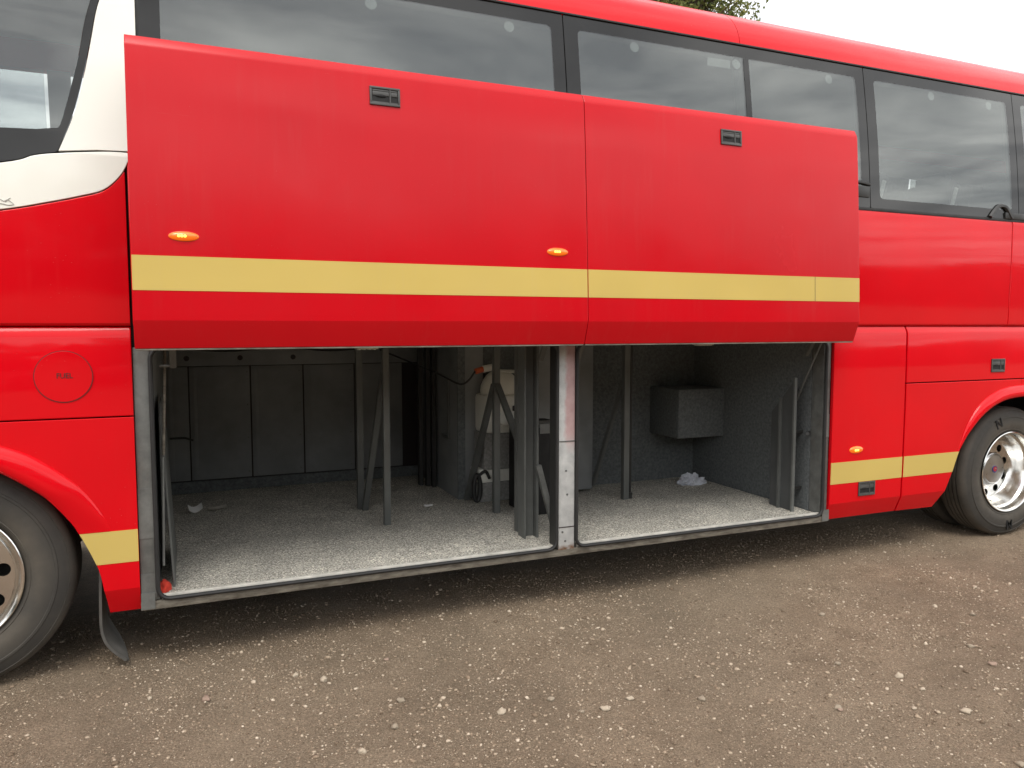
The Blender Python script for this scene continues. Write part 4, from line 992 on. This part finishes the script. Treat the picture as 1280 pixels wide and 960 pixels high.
mud_flap()

# ------------------------------------------------------------------ loose things in the bay
# black board standing on the carpet against the end wall
bd = panel('black_board', [(0.135, 0.30), (0.80, 0.30), (0.80, 1.20), (0.35, 1.215), (0.20, 1.205), (0.150, 1.15)], 'dark_metal', None, (), 0, 0.010, 0.003,
           xform=lambda c: Vector((-0.082 - 0.045 * (c.z - 0.30) + c.y, c.x, c.z + 0.012)))
tag(bd, 'thin black board leaning upright on the bay end wall beside the fuel flap panel', 'board')
def crumple(name, c, rx, ry, rz, seed, mat, freq=2.2, amp=0.55):
    bm = bmesh.new(); bmesh.ops.create_icosphere(bm, subdivisions=4, radius=1.0)
    for v in bm.verts:
        p = v.co.copy(); n_ = abs(mnoise.noise(p * freq + Vector((seed, 0, 0)))) * 1.2 + 0.5 * abs(mnoise.noise(p * freq * 2.3 + Vector((0, seed, 0)))) 
        q = p * (1 - amp * n_ + amp * 0.35)
        v.co = Vector((c[0] + q.x * rx, c[1] + q.y * ry, max(c[2] - 0.004, c[2] + q.z * rz)))
    return finish(bm, name, mat, None, 25)
tag(crumple('tissue', (3.775, 1.19, FL), 0.115, 0.060, 0.085, 3.0, 'tissue', 3.4, 0.95), 'crumpled pale tissue lying on the carpet below the hanging box', 'tissue')
tag(crumple('rag', (-0.128, 0.105, FL), 0.036, 0.06, 0.050, 9.0, 'red_cloth', 0.8, 0.45), 'small crumpled red rag at the foot of the black board', 'rag')
def scrap(name, x, y, L, wd, ang, mat, label, curl=0.012):
    bm = bmesh.new(); n = 8; rows = []
    for k in range(n + 1):
        t = k / n - 0.5; z = FL + 0.010 + curl * (t * 2) ** 2
        px_, py_ = t * L, 0.25 * wd * math.sin(t * 5)
        rows.append([bm.verts.new((x + px_ * math.cos(ang) - (py_ + s_ * wd / 2) * math.sin(ang), y + px_ * math.sin(ang) + (py_ + s_ * wd / 2) * math.cos(ang), z + (s_ + 1) * 0.35 * wd)) for s_ in (-1, 1)])
    for A, B in zip(rows, rows[1:]): bm.faces.new([A[0], A[1], B[1], B[0]])
    bmesh.ops.solidify(bm, geom=bm.faces[:], thickness=0.002)
    return tag(finish(bm, name, mat, None), label, 'paper scrap')
scrap('paper_scrap', 0.040, 1.72, 0.095, 0.045, 0.2, 'paper', 'curled white paper scrap on the carpet near the far wall boards', 0.024)
scrap('paper_scrap', 0.185, 1.76, 0.13, 0.022, 0.3, 'bright_strip', 'thin grey straight paper strip on the carpet beside the curled scrap', 0.006)
scrap('paper_scrap', 1.565, 1.25, 0.06, 0.016, -0.2, 'paper', 'small white paper sliver on the carpet between the steel frames', 0.003)

# ------------------------------------------------------------------ trees
def leaves(centers, radii, per, size, seed, squash=0.8):
    r = np.random.RandomState(seed); Vs = []
    for (c, ra), n in zip(zip(centers, radii), per):
        u = r.normal(size=(n, 3)); u /= np.linalg.norm(u, axis=1)[:, None]
        rad = ra * (0.55 + 0.5 * r.rand(n) ** 0.6); P = np.array(c) + u * rad[:, None] * np.array([1, 1, squash])
        a = r.normal(size=(n, 3)); a /= np.linalg.norm(a, axis=1)[:, None]
        b = np.cross(a, r.normal(size=(n, 3))); b /= np.linalg.norm(b, axis=1)[:, None]
        s = size * r.uniform(0.6, 1.4, n)[:, None]
        Vs.append(np.stack([P - a * s, P - b * s * 0.45, P + a * s, P + b * s * 0.45], 1).reshape(-1, 3))
    V = np.concatenate(Vs); return V, np.arange(len(V)).reshape(-1, 4)
def tree(x, y, h, seed, rx, rz, label):
    r = np.random.RandomState(seed); z0 = float(gz(x, y)); root = empty('tree', (x, y, z0)); tag(root, label, 'tree')
    tb = MB(); T = []; zc = z0 + h - rz
    trunk = catmull([(x, y, z0 - 0.1), (x + 0.1, y, h * 0.3), (x - 0.12, y + 0.1, h * 0.6), (x + 0.05, y, h * 0.93)], 5)
    for k in range(len(trunk) - 1): tb.tube([trunk[k], trunk[k + 1]], 0.26 * (1 - 0.9 * k / len(trunk)), 10)
    for k in range(260):
        u = r.normal(size=3); u /= np.linalg.norm(u); q = r.rand() ** 0.4
        p = Vector((x + u[0] * rx * q, y + u[1] * rx * q, zc + u[2] * rz * q)); T.append(tuple(p))
        t0 = trunk[min(len(trunk) - 1, max(4, int((p.z - 1.4 - z0) / h * len(trunk))))]
        mid = Vector(t0).lerp(p, 0.5) + Vector((0, 0, 0.25)); pts = catmull([t0, tuple(mid), tuple(p)], 3)
        for a_ in range(len(pts) - 1): tb.tube([pts[a_], pts[a_ + 1]], 0.035 * (1 - 0.85 * a_ / len(pts)), 5)
    tb.build('trunk', 'bark', root, 40)
    V, Fc = leaves(T, r.uniform(0.30, 0.62, len(T)), [120] * len(T), 0.062, seed + 1)
    link('crown', np_mesh('crown', V, Fc), 'leaf', root)
    return root
tree(12.1, 13.4, 14.4, 5, 2.15, 3.1, 'tall green leafy tree rising behind the coach roof')
# dark belt of trees far behind the photographer, seen only mirrored in the paint
r_ = np.random.RandomState(3); cs, ra = [], []
for k in range(170):
    x = -75 + k * 0.95; tall = 12.5 if x < 34 else max(7.0, 12.5 - (x - 34) * 0.22); hh = tall * 0.86 + 2.2 * float(vnoise(np.array([x]), np.array([0.0]), 7.0, 15)[0]) * 2 + r_.uniform(-0.5, 0.5)
    for q in range(4): cs.append((x + r_.uniform(-1, 1), -40 + r_.uniform(-2, 2), hh * (0.14 + 0.25 * q))); ra.append(hh * 0.19)
V, Fc = leaves(cs, ra, [90] * len(cs), 0.42, 4, 1.0)
hd = link('tree_belt', np_mesh('tree_belt', V, Fc), 'hedge_leaf'); tag(hd, 'dark belt of trees along the far edge of the yard', 'trees', kind='stuff')
